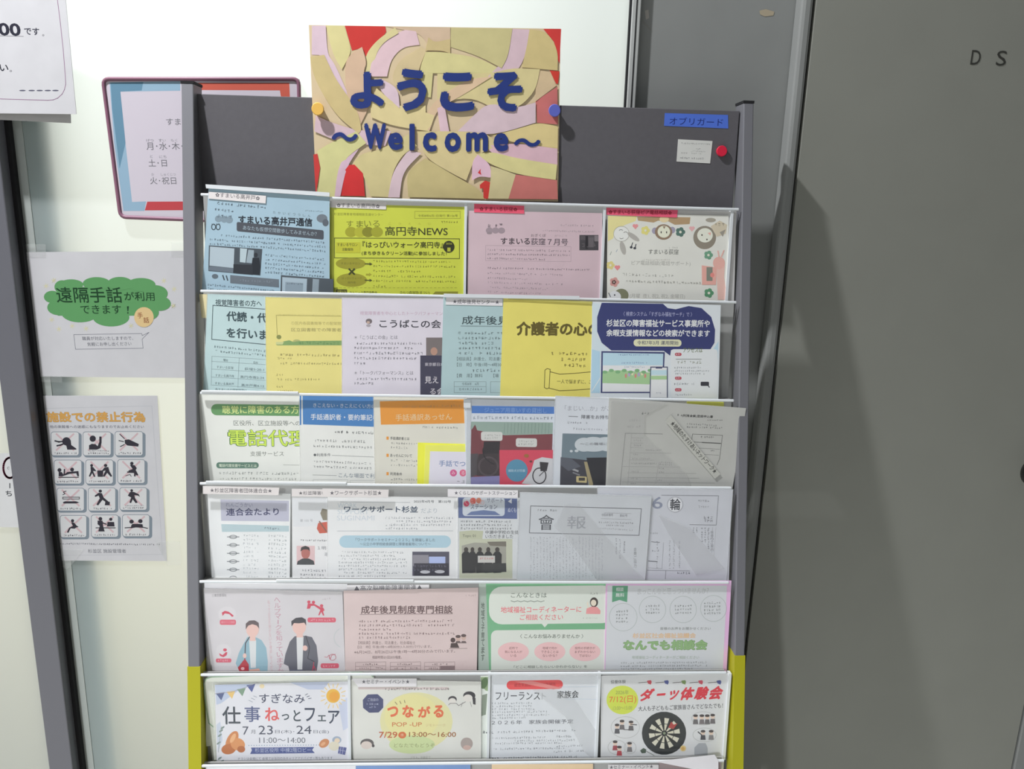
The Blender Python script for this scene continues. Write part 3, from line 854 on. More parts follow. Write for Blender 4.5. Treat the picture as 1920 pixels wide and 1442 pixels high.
# ------------------------------------------------------------------ what stands in the pockets
def leaf(row, n, quad, col, white, view, name='leaflet', th=.0008, **k):
    s = Sheet(name, tier(row, n), NT, quad, col, white, view, th=th, **k)
    s.group = 'papers in the %s row of the rack' % ('top', 'second', 'third', 'fourth', 'fifth', 'sixth', 'lowest visible')[row - 1]
    return s
def strip(row, n, view, quad, text, tx, ty, tw, thh, sk, label, col=(206, 206, 210), ink=(96, 96, 104), white=W_L, bold=.004, group=None):
    x0, y0, k = view
    q = [(x0 + a / k, y0 + b / k) for a, b in quad]
    s = Sheet('index_label', tier(row, n), NT, q, col, white, view, th=.0003)
    s.group = 'strip labels on the rack pockets'
    s.text(text, tx, ty, tx + tw, thh, ink, sk, bold)
    return s.build(label, 'label')
def rail(s, x0, y0, x1, y1, h=7, z=.0012, name='sleeve_edge'):
    """thick bright top edge of a clear holder (picture points of its upper line)"""
    v = s.view; s.view = (0, 0, 1)
    s.kid(name, [(x0, y0), (x1, y1), (x1, y1 + h), (x0, y0 + h)], RIM, z + .0015, .003)
    s.view = v

# row 1 ----------------------------------------------------------------
s = leaf(1, 12.6, ((391, 354), (618, 369), (618, 574), (377, 566)), (160, 191, 211), W_L, VA, gain=.68)
s.micro(120, 140, 480, 22, (78, 92, 104), 36).micro(118, 186, 262, 22, (80, 92, 104), 18).micro(760, 200, 895, 12, (120, 140, 152), 10)
for x, y in ((150, 265), (190, 268), (225, 272)): s.ell(x, y, 26, 24, (128, 150, 166))
s.micro(135, 230, 255, 26, (112, 132, 148), 10)
s.text('すまいる高井戸通信', 290, 300, 812, 62, (44, 52, 62), 22, .035)
for n_, ch in enumerate('たかいどつうしん'): s.text(ch, 535 + n_ * 35, 228 + n_ * 3.4, 553 + n_ * 35, 17, (90, 104, 116))
s.ell(880, 262, 38, 30, (112, 124, 136)).ell(905, 292, 22, 26, (92, 102, 114))
s.rr(278, 286, 892, 352, 12, (78, 84, 94), 60).text('あなたも仮想空間散歩してみませんか？', 322, 342, 842, 32, (160, 182, 198), 46)
for k_ in range(2): s.ring(115 + 32 * k_, 322, 14, 20, 6, (70, 82, 92), 14).micro(96 + 34 * k_, 296, 130 + 34 * k_, 14, (70, 80, 90), 2)
for k_, (a, b) in enumerate(((165, 895), (85, 900), (85, 905))): s.micro(a, 372 + 30 * k_, b, 16, (104, 122, 136), 54, dens=.8)
s.poly([(82, 452), (458, 478), (444, 664), (78, 632)], (74, 84, 94)).poly([(90, 460), (262, 474), (256, 612), (86, 595)], (172, 192, 206)).poly([(86, 600), (256, 612), (252, 645), (80, 628)], (104, 118, 132))
s.poly([(302, 472), (352, 476), (340, 575), (300, 570)], (176, 198, 210)).poly([(360, 482), (400, 486), (396, 580), (345, 574)], (150, 170, 184)).ell(413, 520, 14, 16, (48, 54, 62)).poly([(390, 540), (436, 540), (446, 600), (440, 660), (392, 656), (384, 590)], (40, 46, 54))
s.poly([(255, 585), (390, 590), (392, 660), (254, 648)], (48, 54, 62))
for k_ in range(6): s.micro(110 + k_ * 24, 505 + k_ * 4, 132 + k_ * 24, 44, (120, 140, 156), 0, dens=.6)
for k_ in range(5): s.micro(478, 512 + 30 * k_, 905, 17, (98, 116, 130), 34, dens=.85)
s.ell(125, 670, 22, 16, (96, 110, 122)).line([(180, 665), (190, 695)], 9, (66, 76, 86)).line([(205, 668), (214, 698)], 9, (66, 76, 86))
s.rect(232, 662, 576, 718, (104, 116, 128), 30).micro(300, 690, 540, 16, (136, 150, 164), 12)
s.poly([(590, 662), (960, 690), (960, 860), (585, 860)], (78, 88, 98)).poly([(600, 676), (775, 688), (768, 860), (596, 860)], (164, 186, 202)).poly([(622, 710), (748, 718), (742, 860), (618, 860)], (138, 158, 174)).poly([(815, 688), (860, 692), (850, 860), (806, 860)], (140, 158, 172)).micro(630, 715, 740, 12, (90, 104, 116), 4)
for k_ in range(3): s.micro(72, 722 + 28 * k_, 560, 15, (108, 126, 140), 46, dens=.8)
s.kid('sleeve_edge', [(62, 22), (935, 80), (935, 108), (66, 50)], RIM, .0028, .0028)
s.build('light blue newsletter with two grey photos, left end of the top row')
strip(1, 13.6, VA, ((80, 74), (485, 102), (482, 156), (78, 122)), '✿すまいる高井戸✿', 128, 110, 312, 34, 26, 'white strip label on the light blue newsletter in the top row')

lime, li = (186, 197, 74), (86, 90, 40)
s = leaf(1, 7.8, ((616, 382), (871.5, 388), (869, 574), (612, 570)), lime, W_L, VA)
s.text('杉並区障害者地域相談支援センター', 965, 240, 1312, 20, (120, 124, 50), 6)
s.frame(1535, 212, 1856, 262, 3, (140, 144, 56)).text('令和8年6月1日発行 第156号', 1558, 252, 1838, 18, (112, 116, 48)).micro(1720, 280, 1838, 16, (120, 124, 50))
for x, c in ((1085, (150, 152, 48)), (1150, (164, 168, 56)), (1205, (124, 126, 42)), (1268, (148, 152, 50))): s.ell(x, 358, 42, 36, c)
for ch, x in (('す', 1080), ('ま', 1150), ('い', 1205), ('る', 1265)): s.text(ch, x - 26, 322, x + 22, 44, (112, 116, 44), 0)
s.text('高円寺NEWS', 1326, 384, 1768, 66, (58, 62, 32), 2, .012)
for n_, ch in enumerate('こうえんじ'): s.text(ch, 1350 + n_ * 70, 306, 1368 + n_ * 70, 14, (150, 154, 60))
s.frame(968, 400, 1850, 540, 4, (72, 76, 36), 6).rect(978, 430, 1150, 505, (178, 182, 58))
s.text('すまいるサロン', 988, 458, 1132, 22, li, 0, .01).text('活動報告', 1022, 492, 1102, 22, li, 0, .01)
s.text('『はっぴいウォーク高円寺』', 1166, 470, 1735, 46, (62, 66, 34), 2, .012).text('(まち歩き＆クリーン活動)に参加しました！', 1160, 524, 1760, 32, (66, 70, 34), 4, .012)
s.ell(1775, 462, 40, 42, (48, 50, 32)).rect(1765, 468, 1787, 496, (170, 176, 60)).text('2026', 1755, 446, 1798, 12, (170, 176, 70))
s.ell(1082, 580, 105, 40, (142, 142, 48)).ell(1090, 697, 108, 48, (142, 142, 48)).text('すまいるサロン', 1015, 588, 1150, 16, (98, 100, 40)).text('はっぴいウォーク', 1020, 692, 1160, 16, (98, 100, 40)).text('高円寺', 1062, 722, 1118, 16, (98, 100, 40))
s.line([(1072, 620), (1108, 655)], 12, (58, 62, 32)).line([(1108, 620), (1072, 655)], 12, (58, 62, 32))
for y in (582, 698): s.line([(1185, y), (1222, y + 2)], 8, (72, 76, 36)).poly([(1215, y - 10), (1236, y + 2), (1215, y + 12)], (72, 76, 36))
s.poly([(1190, 652), (1212, 652), (1212, 645), (1232, 659), (1212, 672), (1212, 666), (1190, 666)], (150, 152, 52))
for k_, (a, b) in enumerate(((1240, 1810), (1240, 1832), (1240, 1580))): s.micro(a, 555 + 34 * k_, b, 17, (116, 120, 46), 6, dens=.85)
for k_, (a, b) in enumerate(((1240, 1825), (1240, 1838), (1240, 1340))): s.micro(a, 660 + 34 * k_, b, 17, (116, 120, 46), 6, dens=.85)
for k_ in range(30): s.line([(975 + k_ * 29, 752), (990 + k_ * 29, 752)], 3, (140, 144, 52))
s.rr(978, 762, 1058, 795, 8, (84, 88, 40)).text('スタート', 985, 790, 1050, 20, (180, 184, 80)).text('カトリック高円寺教会', 1075, 798, 1270, 24, li, 0, .01).text('②七つ森珈琲(まつい)', 1430, 800, 1640, 26, li, 0, .01).poly([(1660, 800), (1680, 778), (1840, 778), (1840, 860), (1660, 860)], (132, 134, 50)).ell(1320, 815, 38, 24, (132, 134, 50))
s.build('lime green newsletter in the top row')
strip(1, 8.4, VA, ((937, 138), (1334, 149), (1332, 199), (937, 185)), '✿すまいる高円寺✿', 985, 183, 302, 32, 8, 'white strip label on the lime green newsletter in the top row')

pkp = (190, 170, 178)
s = leaf(1, 7.8, ((877.5, 395), (1129, 399.5), (1128, 576), (876, 572)), pkp, W_M, VB)
for x in (205, 245, 285): s.ell(x, 328, 24, 20, (148, 134, 142))
s.micro(190, 285, 310, 26, (126, 114, 122), -8).ell(205, 345, 18, 8, (140, 128, 134))
s.micro(680, 286, 910, 14, (148, 134, 142), 4).micro(560, 322, 910, 12, (140, 126, 134), 10)
s.text('すまいる', 280, 420, 475, 44, (70, 62, 68), 2, .02).text('荻窪７月号', 482, 424, 728, 46, (92, 82, 90), 4, .012).text('おぎくぼ', 482, 370, 582, 20, (90, 80, 86)).text('がつごう', 640, 370, 722, 14, (150, 136, 142))
s.frame(180, 428, 748, 528, 2, (158, 142, 150), 8)
for k_, b in enumerate((745, 742, 585)): s.micro(190, 450 + 28 * k_, b, 14, (126, 114, 122), 8, dens=.8)
s.rect(805, 358, 932, 460, (66, 64, 68)).rect(812, 364, 905, 392, (84, 80, 84)).rect(865, 375, 900, 440, (96, 92, 96)).rect(845, 365, 862, 450, (44, 42, 46)).rect(905, 362, 932, 400, (120, 114, 118)).micro(820, 410, 925, 30, (92, 88, 92))
for k_, b in enumerate((885, 690, 470, 690, 600, 545)): s.micro(192, 570 + 31 * k_ + (4 if k_ else 0), b, 14, (110, 100, 108) if k_ == 0 else (132, 120, 128), 14, dens=.9 if k_ == 0 else .65)
s.build('pale pink newsletter in the top row')
strip(1, 8.4, VB, ((103, 150), (437, 163), (437, 216), (103, 206)), '✿すまいる荻窪✿', 140, 197, 250, 30, 4, 'pink red strip label above the pale pink newsletter', (226, 84, 108), (128, 24, 40), W_M, .01)

wc = (188, 189, 182)
s = leaf(1, 7.8, ((1139, 400), (1366, 404), (1366, 580), (1138, 576)), wc, W_R, VB)
s.poly([(995, 230), (1190, 232), (1180, 265), (1110, 290), (1040, 330), (1030, 380), (995, 400)], (196, 186, 132))
s.poly([(1190, 235), (1545, 240), (1540, 285), (1440, 290), (1400, 268), (1330, 262), (1300, 275), (1195, 262)], (150, 128, 98)).ell(1370, 252, 32, 22, (196, 178, 140))
# rabbit
s.ell(1085, 350, 52, 50, (200, 198, 190)).ell(1165, 370, 48, 16, (150, 148, 142), 20, 35).ell(1095, 445, 18, 46, (150, 148, 142), 20, -15)
s.ring(1085, 350, 52, 50, 3, (150, 148, 140)).ring(1082, 330, 12, 8, 3, (90, 88, 84), 10, 200, 340).ring(1112, 345, 12, 8, 3, (90, 88, 84), 10, 200, 340).ring(1085, 375, 12, 8, 3, (110, 100, 96), 10, 20, 160)
# monkey
s.ell(1308, 330, 20, 22, (138, 134, 150)).ell(1424, 325, 20, 22, (138, 134, 150)).ell(1366, 338, 58, 52, (124, 106, 88)).ell(1368, 336, 42, 40, (206, 196, 176)).ell(1350, 340, 4, 8, (70, 66, 60), 8).ell(1386, 340, 4, 8, (70, 66, 60), 8).poly([(1360, 300), (1380, 300), (1370, 318)], (124, 106, 88))
# girl with hood
s.ell(1640, 375, 76, 78, (122, 116, 104)).ell(1642, 360, 52, 48, (204, 196, 182)).ell(1622, 358, 5, 6, (70, 66, 60), 8).ell(1655, 388, 5, 6, (70, 66, 60), 8).poly([(1660, 345), (1682, 340), (1678, 362)], (206, 150, 140)).poly([(1680, 300), (1740, 262), (1790, 290), (1780, 350), (1720, 370)], (176, 168, 148)).ell(1680, 258, 34, 14, (140, 136, 124)).micro(1700, 275, 1780, 24, (140, 134, 118)).poly([(1740, 340), (1780, 320), (1760, 370)], (130, 126, 116))
def flower(x, y, r, c, n=5):
    for k_ in range(n):
        a = 2 * math.pi * k_ / n; s.ell(x + r * .6 * math.cos(a), y + r * .6 * math.sin(a), r * .5, r * .5, c, 12)
    s.ell(x, y, r * .3, r * .3, (190, 190, 176), 10)
flower(1245, 328, 28, (190, 184, 112)); flower(1478, 338, 30, (74, 100, 92)); flower(1665, 492, 28, (96, 136, 112)); flower(1668, 745, 30, (80, 128, 96)); flower(1012, 560, 26, (186, 176, 116)); flower(1038, 672, 30, (178, 132, 126)); flower(1035, 672, 14, (90, 66, 64))
for x, y, c in ((1178, 300, (206, 130, 130)), (1555, 315, (206, 150, 150)), (1058, 575, (206, 120, 122))): s.ell(x - 8, y - 4, 11, 11, c, 12).ell(x + 8, y - 4, 11, 11, c, 12).poly([(x - 18, y), (x + 18, y), (x, y + 20)], c)
s.line([(1160, 410), (1150, 440)], 6, K).line([(1182, 420), (1176, 446)], 6, K).ell(1150, 440, 10, 8, K, 10).ell(1174, 446, 10, 8, K, 10)
s.line([(1010, 490), (1018, 470)], 4, (120, 130, 120)).line([(1050, 470), (1058, 455)], 4, (130, 140, 150))
# rabbit pair on the right edge and hedgehog
s.poly([(1700, 530), (1745, 505), (1775, 540), (1770, 640), (1790, 790), (1728, 790), (1720, 640)], (212, 160, 150)).ell(1735, 545, 40, 42, (206, 150, 140)).line([(1735, 500), (1728, 465)], 8, (206, 150, 140)).line([(1752, 500), (1768, 462)], 8, (206, 150, 140)).poly([(1620, 560), (1720, 575), (1715, 690), (1622, 690)], (200, 146, 136)).rect(1652, 572, 1692, 664, (112, 116, 106)).ell(1690, 625, 14, 16, (190, 120, 112))
s.ell(1085, 760, 48, 44, (110, 112, 88)).ell(1040, 770, 42, 38, (212, 208, 196)).line([(1000, 745), (1012, 770)], 5, K).ell(1040, 758, 5, 6, K, 8)
s.text('すまいる荻窪', 1265, 486, 1465, 34, (88, 90, 86), 2, .006).text('ピア電話相談(電話サポート)', 1152, 562, 1545, 34, (142, 142, 136), 6).micro(1400, 436, 1468, 12, (150, 150, 144)).micro(1220, 518, 1410, 12, (160, 160, 152))
s.micro(1090, 610, 1440, 20, (146, 146, 140), 12, dens=.8).micro(1115, 655, 1615, 18, (146, 146, 140), 14, dens=.9).text('(月曜  夜1, 祝2, 祝2, 金曜日)', 1140, 782, 1508, 34, (146, 146, 140), 4)
s.build('white leaflet with animal drawings round its edge, right end of the top row')
strip(1, 8.4, VB, ((985, 176), (1461, 191), (1455, 242), (985, 223)), '✿すまいる荻窪ピア電話相談✿', 1000, 218, 420, 30, 6, 'pink red strip label above the leaflet with animal drawings', (220, 78, 102), (122, 24, 40), W_R, .012)
# the stack of further sheets seen behind that leaflet
s = leaf(1, 6.6, ((1150, 393), (1380.5, 397), (1376, 580), (1150, 576)), (166, 166, 164), W_R, VB, th=.0015); s.build('pale sheets stacked behind the leaflet with animal drawings')

# row 2 ----------------------------------------------------------------
s = leaf(2, 1.8, ((373.5, 551.5), (392, 552), (395, 597), (378, 596)), (214, 208, 168), W_L, VC); s.build('small cream slip peeking out left of the light blue reading service sheet', 'slip')
bl, dk = (184, 212, 218), (54, 76, 84)
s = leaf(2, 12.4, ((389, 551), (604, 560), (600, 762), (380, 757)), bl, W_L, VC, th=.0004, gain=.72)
s.text('視覚障害者の方へ', 136, 132, 484, 48, dk, 8, .014)
s.line([(117, 130), (900, 188), (890, 460), (108, 385)], 5, dk, True)
s.text('代読・代筆', 218, 248, 600, 76, dk, 20, .03).text('を行います', 218, 372, 610, 76, dk, 24, .03)
s.micro(125, 430, 560, 18, (104, 126, 134), 40).micro(135, 465, 560, 18, (104, 126, 134), 36, dens=.8)
s.line([(110, 512), (560, 540)], 2, (96, 118, 126))
for y in (550, 608, 668, 728): s.line([(107, y), (560, y + 28)], 2, (96, 118, 126))
s.line([(110, 512), (104, 730)], 2, (96, 118, 126)).line([(314, 526), (304, 746)], 2, (96, 118, 126))
for t, x0, y, x1 in (('場所', 192, 548, 228), ('住所', 418, 566, 452), ('すまいる荻窪', 145, 602, 270), ('荻窪5-20-1', 355, 616, 500), ('すまいる高円寺', 135, 664, 276), ('高円寺南2-24', 322, 676, 500), ('すまいる高井戸', 132, 724, 274), ('高井戸東4-12', 330, 738, 500), ('各すまいるの開館時間は', 134, 770, 372)):
    s.text(t, x0, y, x1, 20, (84, 106, 114), 8)
s.sleeve(1.2)
s.build('light blue reading service sheet with a boxed heading in the second row')
yl = (220, 214, 138)
s = leaf(2, 13.1, ((497.5, 557), (645, 560), (645, 764), (500, 760)), yl, W_L, VC, th=.0004, gain=.74)
s.micro(605, 195, 1075, 8, (166, 160, 96), 6, dens=.7).line([(592, 205), (1100, 212)], 4, (170, 164, 96)).line([(592, 205), (600, 365)], 4, (160, 154, 90))
s.text('①区内各図書館等での配架閲覧は？', 705, 275, 1150, 24, (168, 160, 96), 4).text('区立図書館での障害者サービス', 705, 326, 1230, 26, (140, 134, 84), 2)
s.ell(612, 368, 18, 16, (132, 140, 80)).ell(745, 400, 28, 14, (176, 180, 120)).poly([(590, 425), (650, 400), (690, 392), (720, 405), (760, 398), (1120, 394), (1120, 430), (600, 430)], (128, 162, 104)).poly([(590, 405), (650, 405), (640, 424), (590, 424)], (196, 204, 148)).micro(760, 400, 1075, 24, (104, 146, 92), 2)
s.micro(620, 490, 1075, 20, (146, 138, 84), 6).micro(600, 518, 720, 18, (150, 142, 88)).micro(622, 556, 1075, 18, (146, 138, 84), 4).micro(590, 642, 652, 18, (160, 152, 92)).micro(600, 676, 930, 18, (156, 148, 90)).micro(592, 734, 650, 16, (160, 152, 92)).micro(600, 766, 720, 14, (146, 138, 84))
s.sleeve(1.2)
s.build('pale yellow library service leaflet in the second row')
lv = (212, 211, 226)
s = leaf(2, 13.8, ((641, 558.5), (842, 560), (838, 764), (641, 762)), lv, W_L, VC, th=.0004, gain=.74)
s.text('視覚障害者を中心としたトークパフォーマンス', 1220, 202, 1870, 28, (186, 158, 182), 4).text('こうばこの会', 1366, 298, 1828, 62, (60, 60, 72), 4, .018)
s.ell(1287, 250, 24, 20, (112, 104, 110)).ell(1282, 258, 12, 10, (190, 170, 160)).ell(1284, 282, 17, 11, (166, 162, 172))
s.text('＊「こうばこの会」とは', 1178, 386, 1502, 30, (96, 96, 108), -2).micro(1195, 405, 1690, 20, (118, 118, 130), 2)
for k_, b in enumerate((1630, 1690, 1660, 1272)): s.micro(1174, 440 + 38 * k_, b, 21, (118, 118, 130), 2, dens=.95)
s.text('＊「トークパフォーマンス」とは', 1178, 652, 1620, 30, (96, 96, 108)).micro(1195, 672, 1650, 20, (118, 118, 130), 2).micro(1174, 706, 1330, 20, (118, 118, 130))
s.rect(1716, 372, 1900, 506, (118, 112, 114)).ell(1775, 475, 26, 30, (176, 142, 128)).rect(1672, 506, 1900, 900, (62, 62, 84)).text('東京都日本', 1706, 586, 1850, 26, (186, 186, 200), 0, .012).text('見え', 1706, 716, 1808, 52, (206, 206, 216), 0, .01).text('る会', 1745, 800, 1850, 50, (206, 206, 216), 0, .01)
s.sleeve(1.0)
s.build('pale lavender leaflet with a dark blue corner block in the second row')
tl = (168, 194, 198)
s = leaf(2, 14.4, ((831.5, 556), (960, 562), (955, 764), (826, 760)), tl, W_M, VD, th=.0004, gain=.6)
s.text('成年後見制度', 152, 226, 590, 54, (68, 82, 86), 6, .012).line([(146, 236), (520, 240)], 3, (84, 98, 102))
for k_, b in enumerate((400, 400, 355, 400, 400)): s.micro(130, 270 + 31 * k_, b, 19, (104, 120, 124), 2)
s.text('【相談員】弁護士、司法書士、', 122, 452, 420, 24, (92, 106, 110)).text('【日　時】午後1時～4時30分', 122, 488, 420, 24, (92, 106, 110)).micro(218, 502, 400, 20, (104, 120, 124)).text('【費　用】無料　　【場　所】', 122, 556, 440, 24, (92, 106, 110))
s.frame(104, 582, 302, 650, 2, (120, 136, 140)).frame(330, 582, 460, 650, 2, (120, 136, 140)).line([(104, 612), (302, 612)], 2, (120, 136, 140)).text('令和8年　6月', 152, 604, 256, 18, (110, 126, 130)).micro(135, 620, 280, 15, (120, 136, 140))
s.kid('sleeve_edge', [(40, 35), (880, 50), (880, 72), (40, 57)], RIM, .003, .003)
s.build('grey blue guardianship sheet in the second row')
strip(2, 14.9, VD, ((55, 58), (405, 68), (405, 111), (52, 104)), '★成年後見センター★', 96, 98, 288, 28, 4, 'white strip label above the grey blue guardianship sheet', white=W_M)
yc = (206, 198, 106); yk = (92, 84, 44)
s = leaf(2, 15.3, ((944, 556.5), (1114, 566), (1110, 764), (937, 760)), yc, W_M, VD, th=.0004)
s.text('介護者の心のケア', 490, 296, 1190, 88, yk, 4, .045)
for k_, (a, b) in enumerate(((706, 930), (745, 935), (785, 930))): s.micro(a, 394 + 37 * k_, b, 22, (128, 118, 62), 4)
s.text('一人で悩まずに、ご相談', 742, 592, 1010, 26, (84, 78, 44), 6, .004)
s.line([(668, 510), (682, 500), (700, 505), (694, 620), (680, 626), (664, 618), (668, 510)], 4, yk).line([(700, 520), (760, 535), (850, 530), (960, 520)], 4, yk).line([(694, 622), (760, 638), (850, 634), (960, 626)], 4, yk)
s.kid('sleeve_edge', [(440, 58), (960, 84), (960, 98), (440, 72)], P255(206, 198, 110, .4), .0012, .001)
s.build('yellow leaflet for carers with a drawn scroll in the second row')
nv = (44, 50, 96)
s = leaf(2, 15.9, ((1111, 565.5), (1351.5, 572), (1346.5, 764), (1106, 760)), (186, 192, 196), W_R, VD, th=.0004)
s.poly([(960, 92), (1010, 98), (990, 300), (1060, 385), (960, 500)], (178, 190, 196)).poly([(960, 380), (1010, 395), (1010, 652), (955, 652)], (152, 180, 204)).line([(960, 640), (1010, 560)], 5, (190, 202, 210)).poly([(1700, 400), (1745, 330), (1742, 440), (1690, 470)], (158, 182, 202))
s.poly([(1020, 92), (1400, 98), (1430, 125), (1480, 132), (1560, 112), (1640, 125), (1700, 180), (1724, 260), (1720, 340), (1690, 388), (1450, 385), (1445, 420), (1405, 390), (1080, 388), (1020, 340), (992, 270), (992, 180)], nv)
s.text('〈 検索システム「すぎなみ福祉サーチ」で 〉', 1155, 174, 1580, 28, (156, 160, 186), 4).text('杉並区の障害福祉サービス事業所や', 1048, 240, 1690, 46, (212, 214, 226), 4, .025).text('余暇支援情報などの検索ができます', 1048, 300, 1690, 44, (212, 214, 226), 4, .025)
s.rr(1218, 318, 1515, 362, 20, (190, 190, 158), 2).text('令和7年3月 運用開始', 1240, 352, 1496, 26, (62, 64, 88), 2, .006)
s.rr(1450, 380, 1740, 680, 18, (190, 194, 196)).text('アクセスは', 1525, 400, 1645, 30, (84, 96, 56), 0, .012)
s.poly([(1018, 392), (1412, 398), (1400, 652), (1014, 652)], (54, 60, 98)).poly([(1028, 402), (1402, 408), (1392, 644), (1024, 644)], (196, 202, 206)).poly([(1028, 402), (1402, 408), (1400, 480), (1026, 480)], (158, 184, 212)).poly([(1026, 520), (1120, 510), (1395, 530), (1394, 600), (1024, 590)], (140, 172, 128))
for k_ in range(7): s.ell(1170 + k_ * 20, 545 - (k_ % 3) * 8, 7, 14, ((176, 120, 110), (150, 140, 170), (200, 190, 160))[k_ % 3], 10)
for k_ in range(9): s.ell(1040 + k_ * 40, 522 - (k_ % 2) * 10, 16, 10, (110, 152, 110), 10)
s.micro(1120, 408, 1320, 12, (110, 130, 160)).micro(1140, 458, 1300, 12, (110, 130, 160)).micro(1160, 485, 1290, 10, (120, 140, 165))
s.poly([(1322, 488), (1430, 488), (1430, 680), (1316, 680)], (66, 70, 96)).poly([(1328, 494), (1424, 494), (1424, 680), (1322, 680)], (198, 202, 206)).rect(1326, 510, 1424, 540, (164, 188, 212)).rect(1324, 545, 1424, 568, (146, 176, 132)).rect(1355, 488, 1395, 500, (66, 70, 96)).micro(1358, 645, 1390, 10, (120, 124, 140))
for y in (412, 560, 632): s.rr(1474, y - 10, 1516, y + 10, 10, (160, 76, 86)).micro(1482, y - 6, 1508, 11, (200, 190, 192))
s.rect(1480, 440, 1640, 444, (120, 124, 120)).micro(1490, 452, 1640, 18, (128, 132, 118)).micro(1470, 488, 1640, 12, (128, 132, 136)).micro(1470, 508, 1690, 12, (128, 132, 136)).micro(1470, 526, 1660, 12, (128, 132, 136)).micro(1468, 588, 1600, 15, (120, 124, 128)).rr(1634, 582, 1686, 608, 6, (48, 48, 54)).line([(1676, 600), (1688, 616)], 6, (48, 48, 54)).micro(1476, 656, 1580, 12, (130, 134, 138))
s.sleeve(0.3, edge=False)
s.build('white leaflet with a large navy cloud heading, right end of the second row')

# row 3 ----------------------------------------------------------------
g3 = (90, 138, 90)
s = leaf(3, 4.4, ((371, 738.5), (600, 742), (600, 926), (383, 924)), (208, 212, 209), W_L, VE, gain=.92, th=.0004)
s.rr(132, 138, 900, 216, 38, g3, 8).text('聴覚に障害のある方へ', 210, 206, 800, 56, (196, 222, 140), 0, .008)
s.text('区役所、区立施設等への', 288, 288, 752, 36, (96, 104, 100), 2)
s.text('電話代理', 248, 432, 810, 120, (62, 104, 66), 4, .035).text('電話代理', 254, 428, 804, 113, (184, 214, 84), 4, .012)
s.text('支援サービス', 404, 500, 636, 34, (104, 110, 106)).rr(168, 542, 462, 584, 20, (84, 116, 104)).text('電話代理支援サービスとは', 188, 575, 448, 22, (196, 212, 196), 2, .01)
s.line([(632, 560), (760, 562)], 3, (140, 146, 144)).micro(190, 606, 735, 20, (140, 146, 144), 6, dens=.9).micro(190, 644, 735, 18, (140, 146, 144), 6, dens=.8).micro(190, 676, 735, 14, (150, 156, 154), 6)
s.sleeve(1.0)
s.build('white leaflet with a green bar and large lime lettering in the third row')
b3 = (66, 118, 176)
s = leaf(3, 5.2, ((561, 739.5), (716, 742), (716, 928), (563, 926)), (206, 209, 210), W_L, VE, gain=.92, th=.0004)
s.poly([(765, 76), (1300, 90), (1300, 298), (768, 280)], b3).rect(746, 78, 757, 284, b3)
s.text('きこえない・きこえにくい方のため', 840, 162, 1330, 30, (196, 206, 218), 8).text('手話通訳者・要約筆記者', 822, 248, 1290, 42, (206, 214, 222), 6, .008)
s.micro(985, 322, 1260, 20, (84, 88, 92), 8).micro(842, 380, 1200, 20, (116, 120, 122), 10, dens=.85).micro(842, 420, 1250, 18, (116, 120, 122), 12)
s.text('●利用条件', 842, 502, 960, 22, (84, 88, 92), 0, .006).line([(970, 494), (1260, 506)], 3, (120, 124, 126)).micro(842, 528, 1250, 18, (130, 134, 136), 14).micro(842, 562, 1250, 18, (124, 128, 130), 14)
s.line([(836, 630), (1000, 634)], 3, (120, 124, 126)).text('こんな場面で利用', 1016, 648, 1300, 32, (96, 112, 128), 6).frame(838, 662, 1078, 760, 2, (150, 156, 160)).frame(1094, 668, 1300, 760, 2, (150, 156, 160))
s.sleeve(1.0)
s.build('white leaflet with a blue heading band in the third row')
o3 = (204, 140, 58)
s = leaf(3, 6.0, ((700, 739.5), (876, 745), (876, 930), (703.5, 928)), (198, 200, 194), W_L, VE, gain=.92, th=.0004)
s.poly([(1300, 120), (1880, 106), (1886, 272), (1308, 282)], o3)
s.text('手話通訳あっせん', 1410, 256, 1800, 46, (206, 186, 152), -8, .004).micro(1455, 148, 1870, 18, (176, 132, 84), -6)
s.micro(1595, 290, 1850, 18, (132, 134, 132), 4)
for y, t in ((386, '手話通訳者とは'), (505, 'あっせんについて'), (632, '利用条件')):
    s.rect(1346, y - 22, 1362, y, o3).text(t, 1372, y, 1372 + 17 * len(t) + 14, 22, (70, 72, 74), 4, .012)
for y, b in ((402, 1580), (430, 1500), (520, 1565), (552, 1560), (650, 1560), (680, 1560)): s.micro(1376, y, b, 16, (128, 130, 130), 6, dens=.8)
s.sleeve(0.8)
s.build('white leaflet with an orange heading band in the third row')
yy = (222, 228, 78)
for k_, (dx, n_) in enumerate(((0, 6.8), (26, 7.2))):
    s = leaf(3, n_, ((783.5 + dx / 3.69, 830 + k_ * 2), (876, 833), (876, 928), (782 + dx / 3.69, 926)), yy, W_L, VE, th=.0004, name='booklet')
    s.build(('rearmost bright yellow booklet edge in front of the orange-headed leaflet', 'second bright yellow booklet edge in front of the orange-headed leaflet')[k_], 'booklet')
s = leaf(3, 7.6, ((797, 834), (876, 835), (876, 928), (794, 926)), (226, 230, 110), W_L, VE, th=.0004, name='booklet')
s.poly([(1648, 466), (1920, 470), (1920, 720), (1638, 716)], (208, 210, 226))
s.text('手話でつ', 1710, 570, 1892, 42, (108, 132, 176), 4, .008)
for x, t, c in ((1810, 'み', (196, 96, 142)), (1876, 'る', (206, 110, 140))): s.ell(x, 616, 24, 24, c).text(t, x - 12, 628, x + 12, 24, (226, 200, 216))
s.micro(1800, 660, 1880, 30, (176, 180, 192), dens=.6)
s.build('front sign language booklet with yellow border and white cover in the third row', 'booklet')
s = leaf(3, 7.8, ((871, 748), (1046, 752), (1040, 930), (874, 928)), (198, 205, 214), W_M, VF)
